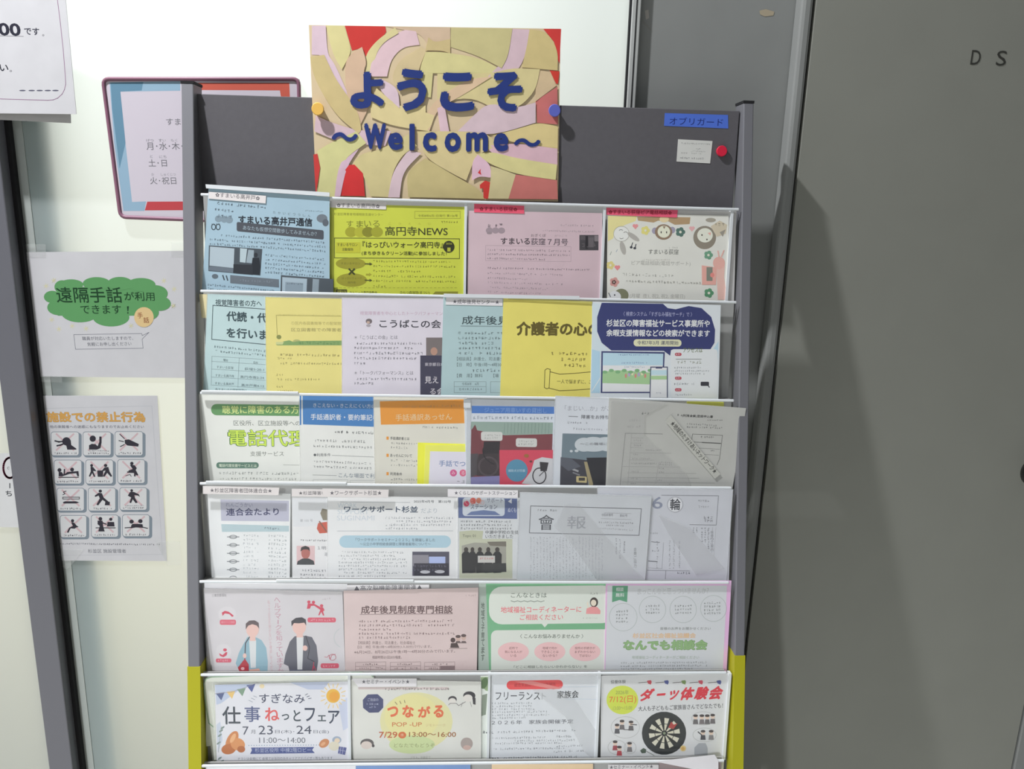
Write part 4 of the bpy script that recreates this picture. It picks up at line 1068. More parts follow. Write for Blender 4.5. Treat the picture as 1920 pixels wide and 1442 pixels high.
s.poly([(118, 140), (648, 146), (648, 192), (118, 188)], (74, 116, 182)).text('ジュニア用車いすの貸出し', 200, 184, 600, 34, (120, 152, 200), 4, .006).micro(128, 205, 640, 22, (140, 150, 162), 4)
s.poly([(115, 242), (640, 248), (630, 660), (112, 644)], (120, 66, 72)).poly([(115, 242), (640, 248), (638, 322), (330, 330), (112, 290)], (140, 160, 152)).poly([(140, 260), (115, 300), (112, 470), (180, 470), (190, 400)], (110, 62, 68))
for k_ in range(14): s.line([(330 + 22 * k_, 252), (326 + 22 * k_, 318)], 3, (116, 136, 130))
s.poly([(112, 450), (160, 446), (160, 580), (112, 600)], (74, 70, 74)).poly([(196, 370), (300, 368), (296, 450), (190, 450)], (48, 44, 48)).poly([(165, 450), (300, 445), (300, 590), (150, 590), (150, 500)], (62, 54, 58)).ring(225, 530, 60, 58, 12, (90, 82, 86), 24).ring(300, 430, 110, 90, 6, (40, 38, 42), 16, 110, 190).poly([(112, 598), (300, 590), (300, 650), (112, 644)], (126, 124, 168))
s.rr(178, 306, 316, 364, 14, (196, 198, 196), 2).micro(200, 322, 300, 14, (160, 162, 160), 0, 2, 18).rr(402, 348, 538, 404, 14, (196, 198, 196), 2).micro(418, 362, 520, 14, (160, 162, 160), 0, 2, 18)
s.poly([(296, 424), (640, 424), (636, 660), (298, 648)], (196, 72, 92)).ell(408, 556, 70, 72, (84, 136, 164)).text('補助犬が同乗', 352, 566, 462, 18, (176, 196, 208)).ell(470, 462, 16, 12, (150, 100, 60)).poly([(440, 640), (500, 560), (520, 490), (570, 470), (640, 480), (640, 660)], (190, 192, 196)).ring(553, 590, 42, 50, 7, (62, 60, 66), 24).poly([(555, 500), (612, 505), (600, 560), (560, 560)], (56, 54, 58)).line([(553, 590), (600, 545)], 5, (70, 68, 74)).ell(498, 498, 10, 7, (110, 60, 60))
s.kid('clear_clip', [(66, 100), (112, 100), (112, 152), (66, 152)], RIM, .0014, .0014)
s.kid('sleeve_edge', [(84, 150), (112, 150), (108, 668), (80, 668)], MILKY, .001, .0006)
s.sleeve(0.3, edge=False)
s.build('leaflet with a blue heading and a dark red wheelchair photo in the third row')
s = leaf(3, 13.2, ((1041.5, 742.5), (1180, 748), (1176, 930), (1036, 926)), (196, 202, 210), W_M, VF)
s.text('「まじい…か」がこと', 716, 172, 1050, 34, (146, 150, 160), 4).line([(742, 208), (800, 210)], 3, K).text('障害をお持ちの方', 822, 224, 1060, 26, (84, 86, 94), 4, .01).micro(735, 240, 860, 14, (120, 124, 134), 4).micro(770, 280, 1000, 15, (140, 144, 154), 8, dens=.7)
s.poly([(702, 318), (1080, 326), (1080, 700), (684, 700)], (106, 122, 132))
for x, y, r1, r2 in ((840, 390, 60, 45), (900, 372, 70, 32), (980, 375, 70, 34), (900, 405, 90, 30), (1000, 400, 70, 34)): s.ell(x, y, r1, r2, (182, 190, 196))
s.text('〜この職場に働い', 815, 394, 1050, 18, (110, 112, 120), 0, .006).ell(792, 430, 13, 9, (182, 190, 196), 12).ell(758, 432, 10, 8, (182, 190, 196), 12)
s.poly([(690, 470), (860, 490), (868, 700), (684, 700)], (62, 62, 70)).poly([(856, 474), (990, 472), (980, 700), (890, 700)], (44, 44, 50)).poly([(840, 500), (860, 500), (898, 640), (890, 700), (870, 640)], (150, 140, 110)).rr(790, 592, 858, 632, 6, (184, 172, 128), 4).rect(806, 602, 846, 622, (70, 66, 64)).line([(760, 545), (800, 560)], 12, (150, 152, 156)).line([(770, 570), (810, 585)], 8, (120, 122, 128)).poly([(690, 470), (760, 480), (820, 530), (740, 560), (690, 520)], (84, 88, 98))
s.sleeve(1.2)
s.build('pale leaflet with a grey thought bubble picture in the third row')
s = leaf(3, 7.2, ((1288, 748.5), (1357, 750), (1358, 780), (1288, 780)), (200, 196, 96), W_R, VF, name='paper_sheet'); s.build('yellow sheet edge showing above the grey application form in the third row', 'sheet')
gf = (160, 160, 152); gk = (104, 104, 100)
s = leaf(3, 15.0, ((1142, 746), (1399, 765.5), (1371, 930), (1135, 930)), gf, (176, 176, 172), VF, th=.001, gain=.66)
s.micro(1210, 180, 1260, 16, (70, 70, 68)).micro(1440, 192, 1560, 15, (96, 96, 92), 8).text('(利用会員)登録申込書', 1470, 214, 1668, 20, (62, 62, 60), 8, .012).micro(1630, 228, 1730, 8, (70, 70, 68))
s.micro(1130, 226, 1200, 14, (140, 140, 134)).micro(1118, 266, 1200, 14, (136, 136, 130)).micro(1500, 250, 1700, 13, (116, 116, 112), 12).micro(1500, 270, 1740, 13, (110, 110, 106), 8)
s.line([(1106, 316), (1345, 322)], 3, gk).line([(1106, 316), (1070, 670)], 3, gk).line([(1146, 318), (1120, 670)], 2, (130, 130, 124))
for y, a, b in ((346, 1144, 1220), (380, 1142, 1220), (408, 1140, 1215), (442, 1136, 1400), (488, 1130, 1290), (530, 1088, 1460), (570, 1120, 1560), (600, 1120, 1580), (630, 1086, 1680)): s.line([(a, y), (b, y + (b - a) * .012)], 2, (130, 130, 124))
for x0, y, x1 in ((1160, 355, 1205), (1160, 388, 1208), (1225, 418, 1345), (1155, 446, 1195), (1150, 474, 1272), (1145, 505, 1315), (1325, 498, 1410), (1325, 512, 1410), (1320, 536, 1352), (1145, 556, 1190), (1320, 562, 1350), (1140, 602, 1185), (1310, 612, 1340), (1385, 640, 1415), (1140, 635, 1175)): s.micro(x0, y, x1, 11, (116, 116, 112), 2)
s.line([(1320, 505), (1300, 640)], 2, (130, 130, 124)).micro(375 + 740, 370, 470 + 100, 11, (116, 116, 112), vert=False)
s.line([(1538, 322), (1730, 330), (1712, 480), (1695, 520)], 3, (84, 84, 80)).line([(1538, 322), (1530, 372), (1718, 382)], 3, (84, 84, 80)).micro(1590, 334, 1680, 12, (70, 70, 68), 2).line([(1600, 376), (1718, 382)], 5, (60, 60, 58)).line([(1545, 410), (1712, 420)], 2, gk).line([(1560, 450), (1706, 458)], 2, gk).micro(1655, 425, 1680, 8, K)
s.kid('frosted_cover', [(1010, 100), (1380, 120), (1230, 200), (1230, 330), (1500, 580), (1530, 660), (985, 668)], VEIL, .0012)
q = [(1362, 240), (1398, 198), (1716, 578), (1680, 608)]
s.kid('name_strip', q, P255(196, 196, 188), .0018)
st = s
fo = s.build('grey application form with a diagonal name strip, right end of the third row', 'form')
# lettering of the diagonal strip
vs, fs = glyphs('★地域のたすけあいネットワーク★', .006)
A, B = st.px(1388, 256), st.px(1672, 578)
ux, uy = B[0] - A[0], B[1] - A[1]; L_ = math.hypot(ux, uy); hgt = .0088
mesh_obj('lettering', [(A[0] + a * ux - b * uy / L_ * hgt, A[1] + a * uy + b * ux / L_ * hgt, .0019 + c) for a, b, c in vs], fs, P255(84, 84, 82), fo)

# row 4 ----------------------------------------------------------------
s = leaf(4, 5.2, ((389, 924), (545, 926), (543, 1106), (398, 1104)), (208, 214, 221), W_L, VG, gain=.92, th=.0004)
s.poly([(166, 140), (660, 150), (660, 298), (172, 294)], (166, 170, 190)).text('れんごうかい', 205, 192, 398, 30, (104, 108, 140), 2).text('連合会たより', 208, 258, 588, 54, (48, 52, 92), -4, .02)
s.poly([(172, 318), (660, 330), (660, 372), (178, 374)], (160, 182, 192)).micro(480, 338, 600, 18, (100, 116, 130), 4)
for k_ in range(6):
    y = 410 + 59 * k_
    s.ring(258, y, 26, 12, 5, (120, 126, 134), 16).line([(216, y), (300, y)], 6, (112, 118, 126)).micro(330, y - 20, 450, 18, (156, 164, 172), 4, dens=.7).micro(330, y + 10, 430, 18, (160, 168, 176), 4, dens=.5).micro(510, y - 18, 640, 18, (140, 148, 156), 6, dens=.8).micro(510, y + 12, 640, 18, (146, 154, 162), 6, dens=.7)
s.sleeve(1.6)
s.build('pale newsletter with a grey blue title band, left end of the fourth row')
strip(4, 13.2, VG, ((40, 44), (590, 56), (584, 110), (40, 100)), '★杉並区障害者団体連合会★', 92, 90, 446, 32, 4, 'white strip label with stars at the left end of the fourth row')
s = leaf(4, 6.0, ((547, 928), (640, 930), (640, 1106), (548, 1104)), (202, 206, 212), W_L, VG, gain=.92, th=.0004)
s.poly([(680, 128), (1000, 120), (1000, 330), (690, 335)], (196, 202, 210)).text('第 105 号', 740, 302, 832, 20, (146, 150, 158)).poly([(900, 205), (945, 215), (945, 290), (905, 290), (885, 240)], (120, 116, 104)).poly([(870, 310), (940, 300), (945, 380), (880, 385), (860, 350)], (176, 84, 70)).line([(880, 300), (930, 370)], 10, (120, 84, 74))
s.micro(742, 426, 940, 14, (84, 86, 94), 4)
s.rect(715, 474, 846, 610, (196, 172, 178)).ell(780, 525, 32, 44, (158, 96, 92)).poly([(742, 515), (748, 485), (778, 474), (806, 485), (812, 515), (796, 500), (764, 500)], (42, 40, 44)).poly([(716, 610), (722, 585), (758, 565), (802, 565), (838, 582), (844, 610)], (52, 56, 62))
s.text('１明る', 866, 502, 960, 24, (110, 114, 124), 0, .006).text('運営', 915, 548, 965, 26, (120, 124, 134)).micro(755, 640, 930, 18, (116, 120, 128), 6).micro(740, 672, 940, 18, (112, 116, 124), 4).micro(740, 698, 940, 16, (120, 124, 132), 4)
s.sleeve(1.0)
s.build('pale newsletter with a small portrait photo in the fourth row')
strip(4, 13.0, VG, ((680, 64), (940, 68), (940, 122), (680, 118)), '★杉並障害者', 730, 108, 196, 28, 0, 'white strip label above the newsletter with the portrait photo')
s = leaf(4, 6.8, ((614, 930), (866, 933), (866, 1106), (614, 1104)), (204, 209, 215), W_L, VG, gain=.92, th=.0004)
s.text('WORK', 1010, 202, 1150, 36, (176, 188, 200)).text('SUPPORT', 1010, 246, 1235, 34, (176, 188, 200)).text('SUGINAMI', 1006, 292, 1275, 36, (180, 190, 202)).line([(1030, 158), (1530, 162)], 3, (140, 148, 158)).text('2025年4月号　第132号', 1558, 164, 1826, 20, (84, 88, 96), 2, .01)
s.text('ワークサポート杉並', 1056, 234, 1588, 48, (56, 72, 96), 2, .022).text('だより', 1610, 238, 1725, 34, (160, 170, 182))
for k_, (a, b) in enumerate(((1355, 1838), (1430, 1830), (1355, 1825), (1355, 1590))): s.micro(a, 264 + 25 * k_, b, 17, (132, 138, 148), 2, dens=.9)
s.line([(1008, 368), (1840, 366)], 3, (140, 148, 158)).rr(1022, 400, 1826, 488, 44, (156, 186, 204)).text('「ワークサポートセミナー２０２５」を開催しました', 1140, 442, 1712, 24, (88, 104, 122), 2, .004).text('～公立小中学校給食調理と障害者雇用について～', 1170, 472, 1680, 22, (88, 104, 122), 0, .004)
for k_, (a, b) in enumerate(((1040, 1480), (1016, 1420), (1040, 1510), (1016, 1512), (1016, 1512), (1016, 1380), (1040, 1512), (1016, 1360))): s.micro(a, 512 + 24.5 * k_, b, 16, (136, 142, 150), 2, dens=.85)
s.rect(1548, 516, 1814, 690, (74, 74, 92)).rect(1552, 540, 1665, 620, (126, 126, 138)).rect(1668, 552, 1786, 604, (156, 172, 222)).rect(1560, 600, 1810, 690, (44, 44, 58)).ell(1640, 662, 36, 12, (176, 180, 190)).ell(1745, 660, 36, 12, (176, 180, 190)).micro(1560, 610, 1800, 20, (86, 86, 104), 0, 2, 26)
s.sleeve(1.0)
s.build('white newsletter with a blue oval heading and dark meeting photo in the fourth row')
strip(4, 13.2, VG, ((900, 62), (1378, 70), (1374, 126), (905, 122)), '★ワークサポート杉並★', 955, 110, 372, 34, 0, 'white strip label above the newsletter with the meeting photo')
s = leaf(4, 7.6, ((858, 931), (985, 934), (985, 1106), (858, 1104)), (196, 200, 204), W_M, VH)
s.poly([(98, 110), (470, 118), (470, 246), (100, 240)], (86, 100, 142)).rr(126, 112, 392, 228, 20, (186, 194, 204)).ell(150, 150, 18, 18, (188, 56, 92)).ell(192, 132, 20, 20, (196, 92, 84)).ell(228, 130, 16, 18, (190, 120, 100)).text('くらしの', 140, 158, 262, 34, (206, 160, 160)).text('サポート', 278, 142, 380, 32, (84, 88, 112), 2).text('ステーション', 176, 184, 345, 30, (70, 74, 100), 0, .004).poly([(150, 222), (180, 200), (258, 190), (330, 198), (365, 222)], (96, 112, 152)).poly([(412, 135), (436, 118), (436, 150)], (196, 200, 208)).text('ぬくもり', 412, 205, 480, 30, (196, 200, 208))
for k_, b in enumerate((440, 440, 440)): s.micro(115, 254 + 22 * k_, b, 15, (104, 108, 112), 2)
s.poly([(105, 325), (185, 318), (256, 322), (250, 372), (105, 376)], (176, 180, 158)).poly([(105, 372), (440, 372), (440, 640), (105, 640)], (180, 184, 166)).text('Topic 01', 126, 366, 208, 22, (84, 88, 84)).text('中瀬中学校の生徒', 270, 342, 480, 24, (78, 82, 86), 0, .006).text('いただきました', 270, 368, 445, 22, (78, 82, 86), 0, .006)
s.poly([(120, 415), (200, 395), (300, 400), (400, 390), (402, 580), (125, 592)], (150, 150, 142)).poly([(280, 390), (400, 388), (402, 420), (300, 415)], (112, 108, 100))
for x, w_ in ((148, 28), (188, 24), (235, 26), (288, 26), (345, 28)): s.ell(x, 440, w_ * .5, 16, (58, 54, 52), 14).poly([(x - w_, 470), (x - w_ * .5, 452), (x + w_ * .5, 452), (x + w_, 470), (x + w_ * .9, 585), (x - w_ * .9, 588)], (40, 40, 44))
s.rect(222, 478, 330, 522, (186, 186, 184)).micro(232, 488, 320, 14, (190, 120, 120)).poly([(250, 530), (400, 525), (402, 580), (250, 586)], (52, 54, 56))
s.sleeve(0.8)
s.build('leaflet with a dark blue title block and a group photo in the fourth row')
strip(4, 13.0, VH, ((32, 58), (475, 66), (475, 112), (32, 106)), '★くらしのサポートステーション', 74, 94, 392, 26, 2, 'white strip label above the leaflet with the group photo', white=W_M)
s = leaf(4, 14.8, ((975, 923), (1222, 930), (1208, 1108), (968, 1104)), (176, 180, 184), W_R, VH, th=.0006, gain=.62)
s.line([(556, 164), (1255, 182), (1240, 350), (548, 334)], 4, (86, 88, 92), True).micro(598, 182, 720, 15, (112, 114, 118), 2).text('會', 604, 316, 702, 96, (70, 72, 78), 0, 0).text('報', 785, 308, 905, 80, (140, 144, 150), 0, .004).text('令和8年春号', 1002, 230, 1075, 18, (110, 112, 118)).text('第82号', 1118, 234, 1166, 18, (116, 118, 124)).line([(1020, 208), (1190, 212)], 2, (140, 142, 146)).line([(1000, 244), (1190, 250)], 2, (140, 142, 146)).micro(985, 262, 1210, 12, (124, 126, 130), 4).micro(1030, 280, 1150, 12, (124, 126, 130), 2).micro(990, 298, 1200, 11, (140, 142, 146), 14)
for k_ in range(23): s.micro(356 + (k_ % 3) * 4, 552 + 20.5 * k_, 625, 11, (136, 138, 144), 0, vert=True, dens=.62)
s.micro(366, 1092, 470, 11, (120, 122, 128), vert=True).micro(360, 1115, 500, 11, (124, 126, 132), vert=True).micro(375, 1142, 470, 12, (112, 114, 120), vert=True).vtext('会費ご協力', 1205, 425, 555, 20, (116, 118, 122))
s.kid('frosted_cover', [(770, 150), (860, 150), (1190, 545), (1275, 622), (1120, 628), (980, 640), (790, 370), (700, 290)], VEIL, .0011)
s.sleeve(1.0)
s.build('white bulletin with a boxed brush written title standing proud in the fourth row')
s = leaf(4, 12.9, ((1120, 913), (1374.5, 918), (1361, 1106), (1120, 1104)), (178, 181, 187), W_R, VH, th=.0006, gain=.62)
s.text('6', 1322, 182, 1388, 76, (126, 132, 148), 0, .01)
s.line([(1382, 96), (1742, 100), (1728, 285), (1560, 282)], 3, (100, 102, 108)).ell(1468, 155, 44, 46, (196, 198, 202)).text('輪', 1434, 190, 1500, 72, (54, 56, 62), 0, .012).ring(1468, 155, 50, 48, 3, (150, 152, 158), 20)
s.micro(1612, 124, 1690, 14, (124, 126, 132), 2).micro(1615, 162, 1680, 13, (134, 136, 142)).micro(1650, 228, 1715, 18, (116, 118, 124), 4, 2, 20)
for x in (1350, 1428, 1455, 1490): s.micro(380, x, 560, 13, (126, 128, 134), vert=True, dens=.7)
for x, a, b in ((1580, 295, 330), (1600, 295, 340), (1632, 298, 390), (1652, 298, 400), (1672, 300, 440)): s.micro(a, x, b, 13, (110, 112, 118), vert=True)
s.line([(1395, 395), (1385, 560), (1300, 555)], 2, (120, 122, 128)).vtext('秋祭りご案内', 1690, 320, 450, 22, (120, 122, 128)).line([(1704, 300), (1700, 460)], 2, (130, 132, 138)).line([(1726, 300), (1712, 490)], 2, (150, 152, 156))
s.line([(1292, 570), (1560, 575)], 3, (110, 112, 118)).line([(1410, 572), (1406, 625)], 3, (110, 112, 118)).micro(1482, 580, 1570, 16, (96, 98, 104)).line([(1300, 512), (1355, 516)], 4, K).line([(1318, 390), (1370, 394)], 3, (80, 82, 88)).micro(1322, 440, 1375, 12, (110, 112, 118)).micro(1310, 330, 1365, 12, (120, 122, 128))
s.kid('frosted_cover', [(1360, 215), (1560, 300), (1780, 560), (1600, 600), (1420, 330)], VEIL, .0011)
s.sleeve(0.8)
s.build('white sheet with a black circled character, right end of the fourth row')
s = leaf(4, 12.3, ((1200, 915), (1372, 919), (1366, 1106), (1200, 1104)), (166, 168, 174), W_R, VH, th=.0003, name='paper_sheet'); s.build('sheet behind the white sheet with the black circled character', 'sheet')

# row 5 ----------------------------------------------------------------
s = leaf(5, 4.6, ((383, 1093), (651, 1096), (651, 1270), (388, 1270)), (196, 198, 202), W_M, VI, th=.0015, name='paper_sheet'); s.build('white sheets standing behind the leaflet with two standing figures', 'sheet')
hr = (196, 74, 96)
s = leaf(5, 6.8, ((382.5, 1103), (642, 1109.5), (648, 1284), (391, 1282)), (200, 196, 202), (196, 197, 200), VI)
s.text('ⓒ東京都福祉', 132, 138, 226, 20, (132, 128, 134), -4, .006)
s.vtext('ヘルプマークを知っていますか', 536, 140, 640, 44, (186, 140, 158), 0, 24).vtext('私ってお忘れ物がないか確認してくださ', 494, 158, 640, 18, (196, 160, 170), 0, 20)
s.ell(230, 250, 58, 50, (206, 202, 208)).poly([(195, 240), (215, 228), (240, 234), (262, 250), (274, 262), (262, 268), (245, 250), (215, 245), (200, 262)], hr).rr(182, 286, 288, 320, 12, (206, 96, 116)).text('義足や人工関節', 192, 310, 280, 14, (216, 160, 170))
s.ell(206, 498, 52, 52, (206, 202, 208)).ell(216, 484, 12, 10, hr).poly([(178, 505), (200, 518), (222, 498), (232, 500), (226, 520), (205, 532), (182, 522)], hr).rr(156, 540, 258, 566, 10, (206, 96, 116)).micro(168, 546, 250, 14, (216, 170, 180))
for x, y in ((765, 170), (795, 172), (848, 195)): s.ell(x, y, 11, 10, hr, 14)
s.poly([(752, 215), (758, 180), (776, 180), (800, 182), (842, 205), (858, 205), (868, 225), (858, 232), (866, 258), (858, 260), (846, 236), (834, 258), (826, 256), (840, 222), (800, 195), (780, 196), (772, 214)], hr)
s.rr(756, 272, 942, 304, 12, (204, 92, 112)).micro(775, 280, 930, 16, (216, 160, 172)).micro(838, 148, 910, 14, (180, 172, 178), -12)
s.line([(868, 530), (886, 532), (896, 518), (906, 545), (914, 520), (938, 512)], 4, (190, 110, 126)).ring(920, 532, 22, 20, 4, (190, 120, 134), 20).rr(842, 572, 962, 604, 12, (204, 92, 112)).micro(856, 582, 950, 16, (216, 160, 172))
sk = (222, 184, 178)
# woman in a blue jacket
s.poly([(362, 400), (340, 440), (308, 500), (286, 572), (300, 600), (340, 610), (380, 640), (494, 636), (496, 560), (486, 470), (455, 420), (420, 402)], (140, 172, 188)).poly([(374, 420), (420, 420), (418, 600), (384, 602)], (206, 208, 212)).rect(378, 380, 416, 425, sk).ell(396, 348, 42, 52, sk).poly([(352, 350), (352, 312), (375, 292), (410, 290), (436, 306), (440, 345), (425, 325), (395, 315), (368, 325)], (96, 84, 88)).line([(376, 400), (350, 440), (345, 560)], 6, (70, 62, 74)).poly([(346, 540), (372, 580), (372, 640), (318, 642), (300, 600)], (172, 52, 66)).ell(332, 606, 12, 10, (222, 170, 176)).poly([(376, 612), (440, 606), (452, 640), (376, 640)], (212, 160, 148)).ell(345, 522, 12, 16, sk)
# man in a grey jacket
s.poly([(672, 395), (640, 430), (612, 510), (600, 575), (630, 590), (640, 630), (815, 632), (826, 555), (815, 455), (785, 400), (745, 392)], (96, 96, 108)).poly([(684, 400), (730, 396), (722, 612), (690, 612)], (208, 208, 212)).rect(684, 368, 726, 402, sk).ell(702, 332, 44, 52, sk).poly([(652, 330), (650, 296), (680, 274), (720, 270), (745, 285), (748, 325), (735, 305), (700, 310), (668, 308)], (66, 64, 72)).ell(740, 472, 16, 18, sk).rect(640, 614, 726, 640, (100, 104, 124)).line([(745, 392), (770, 470), (758, 540), (800, 560)], 5, (60, 58, 68)).line([(798, 565), (788, 620), (800, 590), (812, 625)], 4, hr)
s.ring(1010, 405, 80, 70, 3, (176, 184, 188), 16, 120, 240)
s.sleeve(1.0)
s.build('pale leaflet with a woman and man drawn standing, left end of the fifth row')
strip(5, 5.6, VI, ((1015, 60), (1552, 58), (1552, 140), (1015, 140)), '▲高次脳機能障害関連▲', 1060, 100, 448, 38, -6, 'white strip label behind the pale pink guardianship sheet', white=W_M)
s = leaf(5, 7.6, ((644, 1108), (897, 1102), (893.5, 1284), (648, 1284)), (206, 190, 190), W_M, VI, gain=.62)
s.text('成年後見制度専門相談', 1106, 248, 1706, 54, (104, 86, 88), -2, .018).line([(1100, 252), (1705, 248)], 3, (130, 112, 114)).micro(1786, 122, 1855, 12, (160, 140, 142))
for k_, b in enumerate((1705, 1730, 1310, 1726, 1440)): s.micro(1090, 288 + 27 * k_, b, 17, (134, 114, 116), -2)
s.text('【相談員】弁護士、司法書士、社会福祉士', 1090, 448, 1462, 22, (120, 102, 104)).text('【日　時】午後1時～4時30分(1人30分)で行います。', 1085, 478, 1568, 22, (120, 102, 104), -4).text('※6月24日、8月26日は午後1時～4時30分のみで行います。', 1062, 510, 1722, 22, (116, 98, 100), -8).text('相談時間は1回30分程度。', 1180, 542, 1372, 20, (116, 98, 100), 0, .004)
for x, y in ((1742, 408), (1778, 402)): s.ell(x, y, 16, 20, (196, 172, 164)).ell(x, y - 12, 17, 10, (96, 84, 84)).poly([(x - 18, 440), (x - 12, 426), (x + 12, 426), (x + 20, 440)], (112, 100, 100))
s.ell(1708, 420, 16, 16, (84, 72, 72)).poly([(1690, 470), (1695, 440), (1735, 438), (1750, 470)], (84, 74, 74)).line([(1685, 476), (1800, 474)], 3, (130, 112, 112))
for x0 in (1070, 1298, 1522):
    s.frame(x0, 566, x0 + 198, 700, 2, (140, 120, 122), -4).line([(x0, 592), (x0 + 198, 588)], 2, (140, 120, 122)).line([(x0, 614), (x0 + 198, 610)], 2, (140, 120, 122)).line([(x0 + 98, 590), (x0 + 98, 660)], 2, (140, 120, 122)).micro(x0 + 48, 572, x0 + 150, 13, (120, 102, 104), -2).micro(x0 + 26, 598, x0 + 84, 12, (130, 112, 114)).micro(x0 + 130, 596, x0 + 185, 12, (130, 112, 114)).micro(x0 + 125, 624, x0 + 185, 12, (124, 106, 108))
s.rect(1624, 590, 1720, 614, (140, 124, 126))
s.build('pale pink guardianship consultation sheet in the fifth row')
gc = (102, 150, 116)
s = leaf(5, 5.8, ((898, 1093), (1020, 1092), (1020, 1284), (896, 1284)), (142, 154, 146), W_R, VJ); s.vtext('地域で子育てます', 80, 180, 590, 26, (66, 76, 68), .01); s.build('grey green leaflet with an upright line of print behind the green leaflet')
s = leaf(5, 6.8, ((911, 1091), (1150, 1090.5), (1148, 1284), (918, 1284)), gc, W_R, VJ)
s.rr(136, 74, 1010, 336, 90, (182, 188, 180), -10).poly([(500, 330), (545, 330), (522, 356)], (182, 188, 180)).rr(150, 376, 1010, 760, 40, (180, 185, 178), -8)
s.text('こんなときは', 288, 150, 535, 34, (96, 104, 96), 0, .004)
s.line([(288 + 23 * k_, 174 + (5 if k_ % 2 else -2)) for k_ in range(11)], 4, (96, 104, 96))
s.text('地域福祉コーディネーターに', 218, 256, 775, 44, (196, 88, 98), -4, .006).text('ご相談ください', 350, 306, 648, 40, (196, 92, 100), -2, .004)
s.ell(863, 182, 28, 34, (62, 56, 54)).ell(860, 186, 19, 22, (206, 184, 168)).poly([(808, 262), (812, 225), (845, 212), (885, 214), (908, 240), (906, 264)], (196, 132, 132)).line([(822, 220), (818, 185)], 8, (206, 184, 168)).micro(835, 116, 895, 13, (120, 126, 118)).micro(785, 286, 905, 10, (150, 156, 146))
s.text('〈 こんなお悩みありませんか 〉', 352, 432, 788, 30, (84, 92, 84), 0, .006)
for x, t in ((305, ('近所で', '気になる人が', 'いる')), (557, ('地域で何か', 'できることは', 'ないかな？')), (800, ('役所の手続きが', 'まずわからない', 'ではない'))):
    s.ell(x, 524, 108, 66, (214, 160, 160))
    for j_, tt in enumerate(t): s.text(tt, x - 10 * len(tt), 508 + 26 * j_, x + 10 * len(tt), 18, (120, 84, 84), 0, .004)
s.text('「どこに相談したらいいかわからない」を', 308, 640, 815, 20, (92, 98, 92), -4, .004).micro(332, 652, 748, 16, (92, 98, 92), -4)
s.build('green leaflet with a white rounded heading panel in the fifth row')
pb = (206, 156, 188)
s = leaf(5, 7.8, ((1136, 1091), (1371.5, 1089), (1361, 1284), (1133, 1284)), pb, W_R, VJ)
s.poly([(956, 66), (1784, 66), (1748, 800), (938, 800)], (180, 183, 186)).poly([(990, 68), (1098, 68), (1092, 182), (1040, 166), (988, 182)], (78, 134, 104)).text('相談', 1015, 106, 1068, 28, (196, 208, 196), 0, .006).text('無料', 1013, 146, 1072, 28, (196, 208, 196), 0, .006)
s.text('まっこんなと思っついませんか？', 1165, 128, 1655, 40, (132, 136, 138), -6, .008).text('まっこんなと思っついませんか？', 1167, 126, 1653, 36, (176, 178, 180), -6, 0)
for x, y, r in ((1065, 285, 96), (1268, 232, 92), (1480, 232, 92), (1690, 225, 90)): s.ring(x, y, r, r, 3, (150, 158, 156), 30)
for x, y, w_ in ((1058, 238, 60), (1268, 200, 70), (1478, 200, 80), (1680, 180, 80)):
    for j_ in range(4 if x > 1600 or x < 1100 else 3): s.micro(x - w_ * .7, y + 24 * j_, x + w_ * .7, 16, (112, 116, 116), -3)
s.text('皆様のお声をお聞かせください', 1322, 374, 1670, 20, (104, 108, 106), 0, .004)
s.text('杉並区社会福祉協議会', 1130, 432, 1566, 36, (198, 142, 110), -2, .03).text('杉並区社会福祉協議会', 1132, 430, 1564, 32, (206, 176, 140), -2, .004)
s.text('なんでも相談会', 1062, 516, 1648, 74, (98, 130, 84), -2, .07).text('なんでも相談会', 1066, 512, 1644, 66, (124, 156, 108), -2, .04)
s.text('地域福祉コーディネーターがご相談ください', 1125, 574, 1590, 22, (124, 140, 120), 0).micro(1048, 594, 1650, 15, (128, 132, 132), -4, 3, 22)
s.sleeve(0.4, edge=False)
s.build('leaflet with a pink border and green lettering, right end of the fifth row')

# row 6 ----------------------------------------------------------------
# clear folder with a rounded green edge behind the job fair sheet
s = leaf(6, 5.0, ((386, 1284), (700, 1272), (700, 1340), (386, 1400)), (196, 204, 200), W_L, VK, th=.0006, name='clear_folder')
s.poly([(78, 100), (92, 78), (130, 68), (1100, 40), (1170, 48), (1190, 70), (1190, 660), (140, 660), (100, 350)], (198, 206, 202))
s.line([(140, 395), (110, 370), (90, 250), (78, 110), (92, 80), (130, 68), (400, 58), (1100, 38), (1160, 46), (1185, 66)], 7, (128, 160, 136))
s.build('clear folder with a rounded green edge behind the job fair flyer', 'folder')
s = leaf(6, 7.6, ((402.5, 1284), (652, 1278), (655, 1452), (407, 1454)), (208, 213, 225), W_L, VK)
s.poly([(150, 120), (420, 112), (300, 160), (260, 190), (190, 240), (160, 250)], (176, 190, 216)).poly([(640, 104), (900, 98), (860, 150), (760, 150)], (176, 188, 214)).poly([(960, 250), (1016, 200), (1020, 400), (990, 420)], (186, 196, 220)).poly([(160, 380), (185, 360), (200, 480), (170, 560)], (186, 198, 218))
for x, y, c in ((188, 175, (82, 96, 140)), (258, 165, (214, 186, 120)), (326, 148, (118, 148, 130)), (388, 122, (78, 92, 148))): s.poly([(x - 32, y), (x + 26, y - 8), (x + 4, y + 46)], c)
s.line([(150, 178), (260, 166), (360, 132), (430, 104)], 3, (150, 150, 160)).ell(458, 128, 16, 14, (216, 204, 170))
s.ell(924, 192, 45, 46, (232, 176, 74)).ell(930, 196, 32, 32, (226, 158, 62))
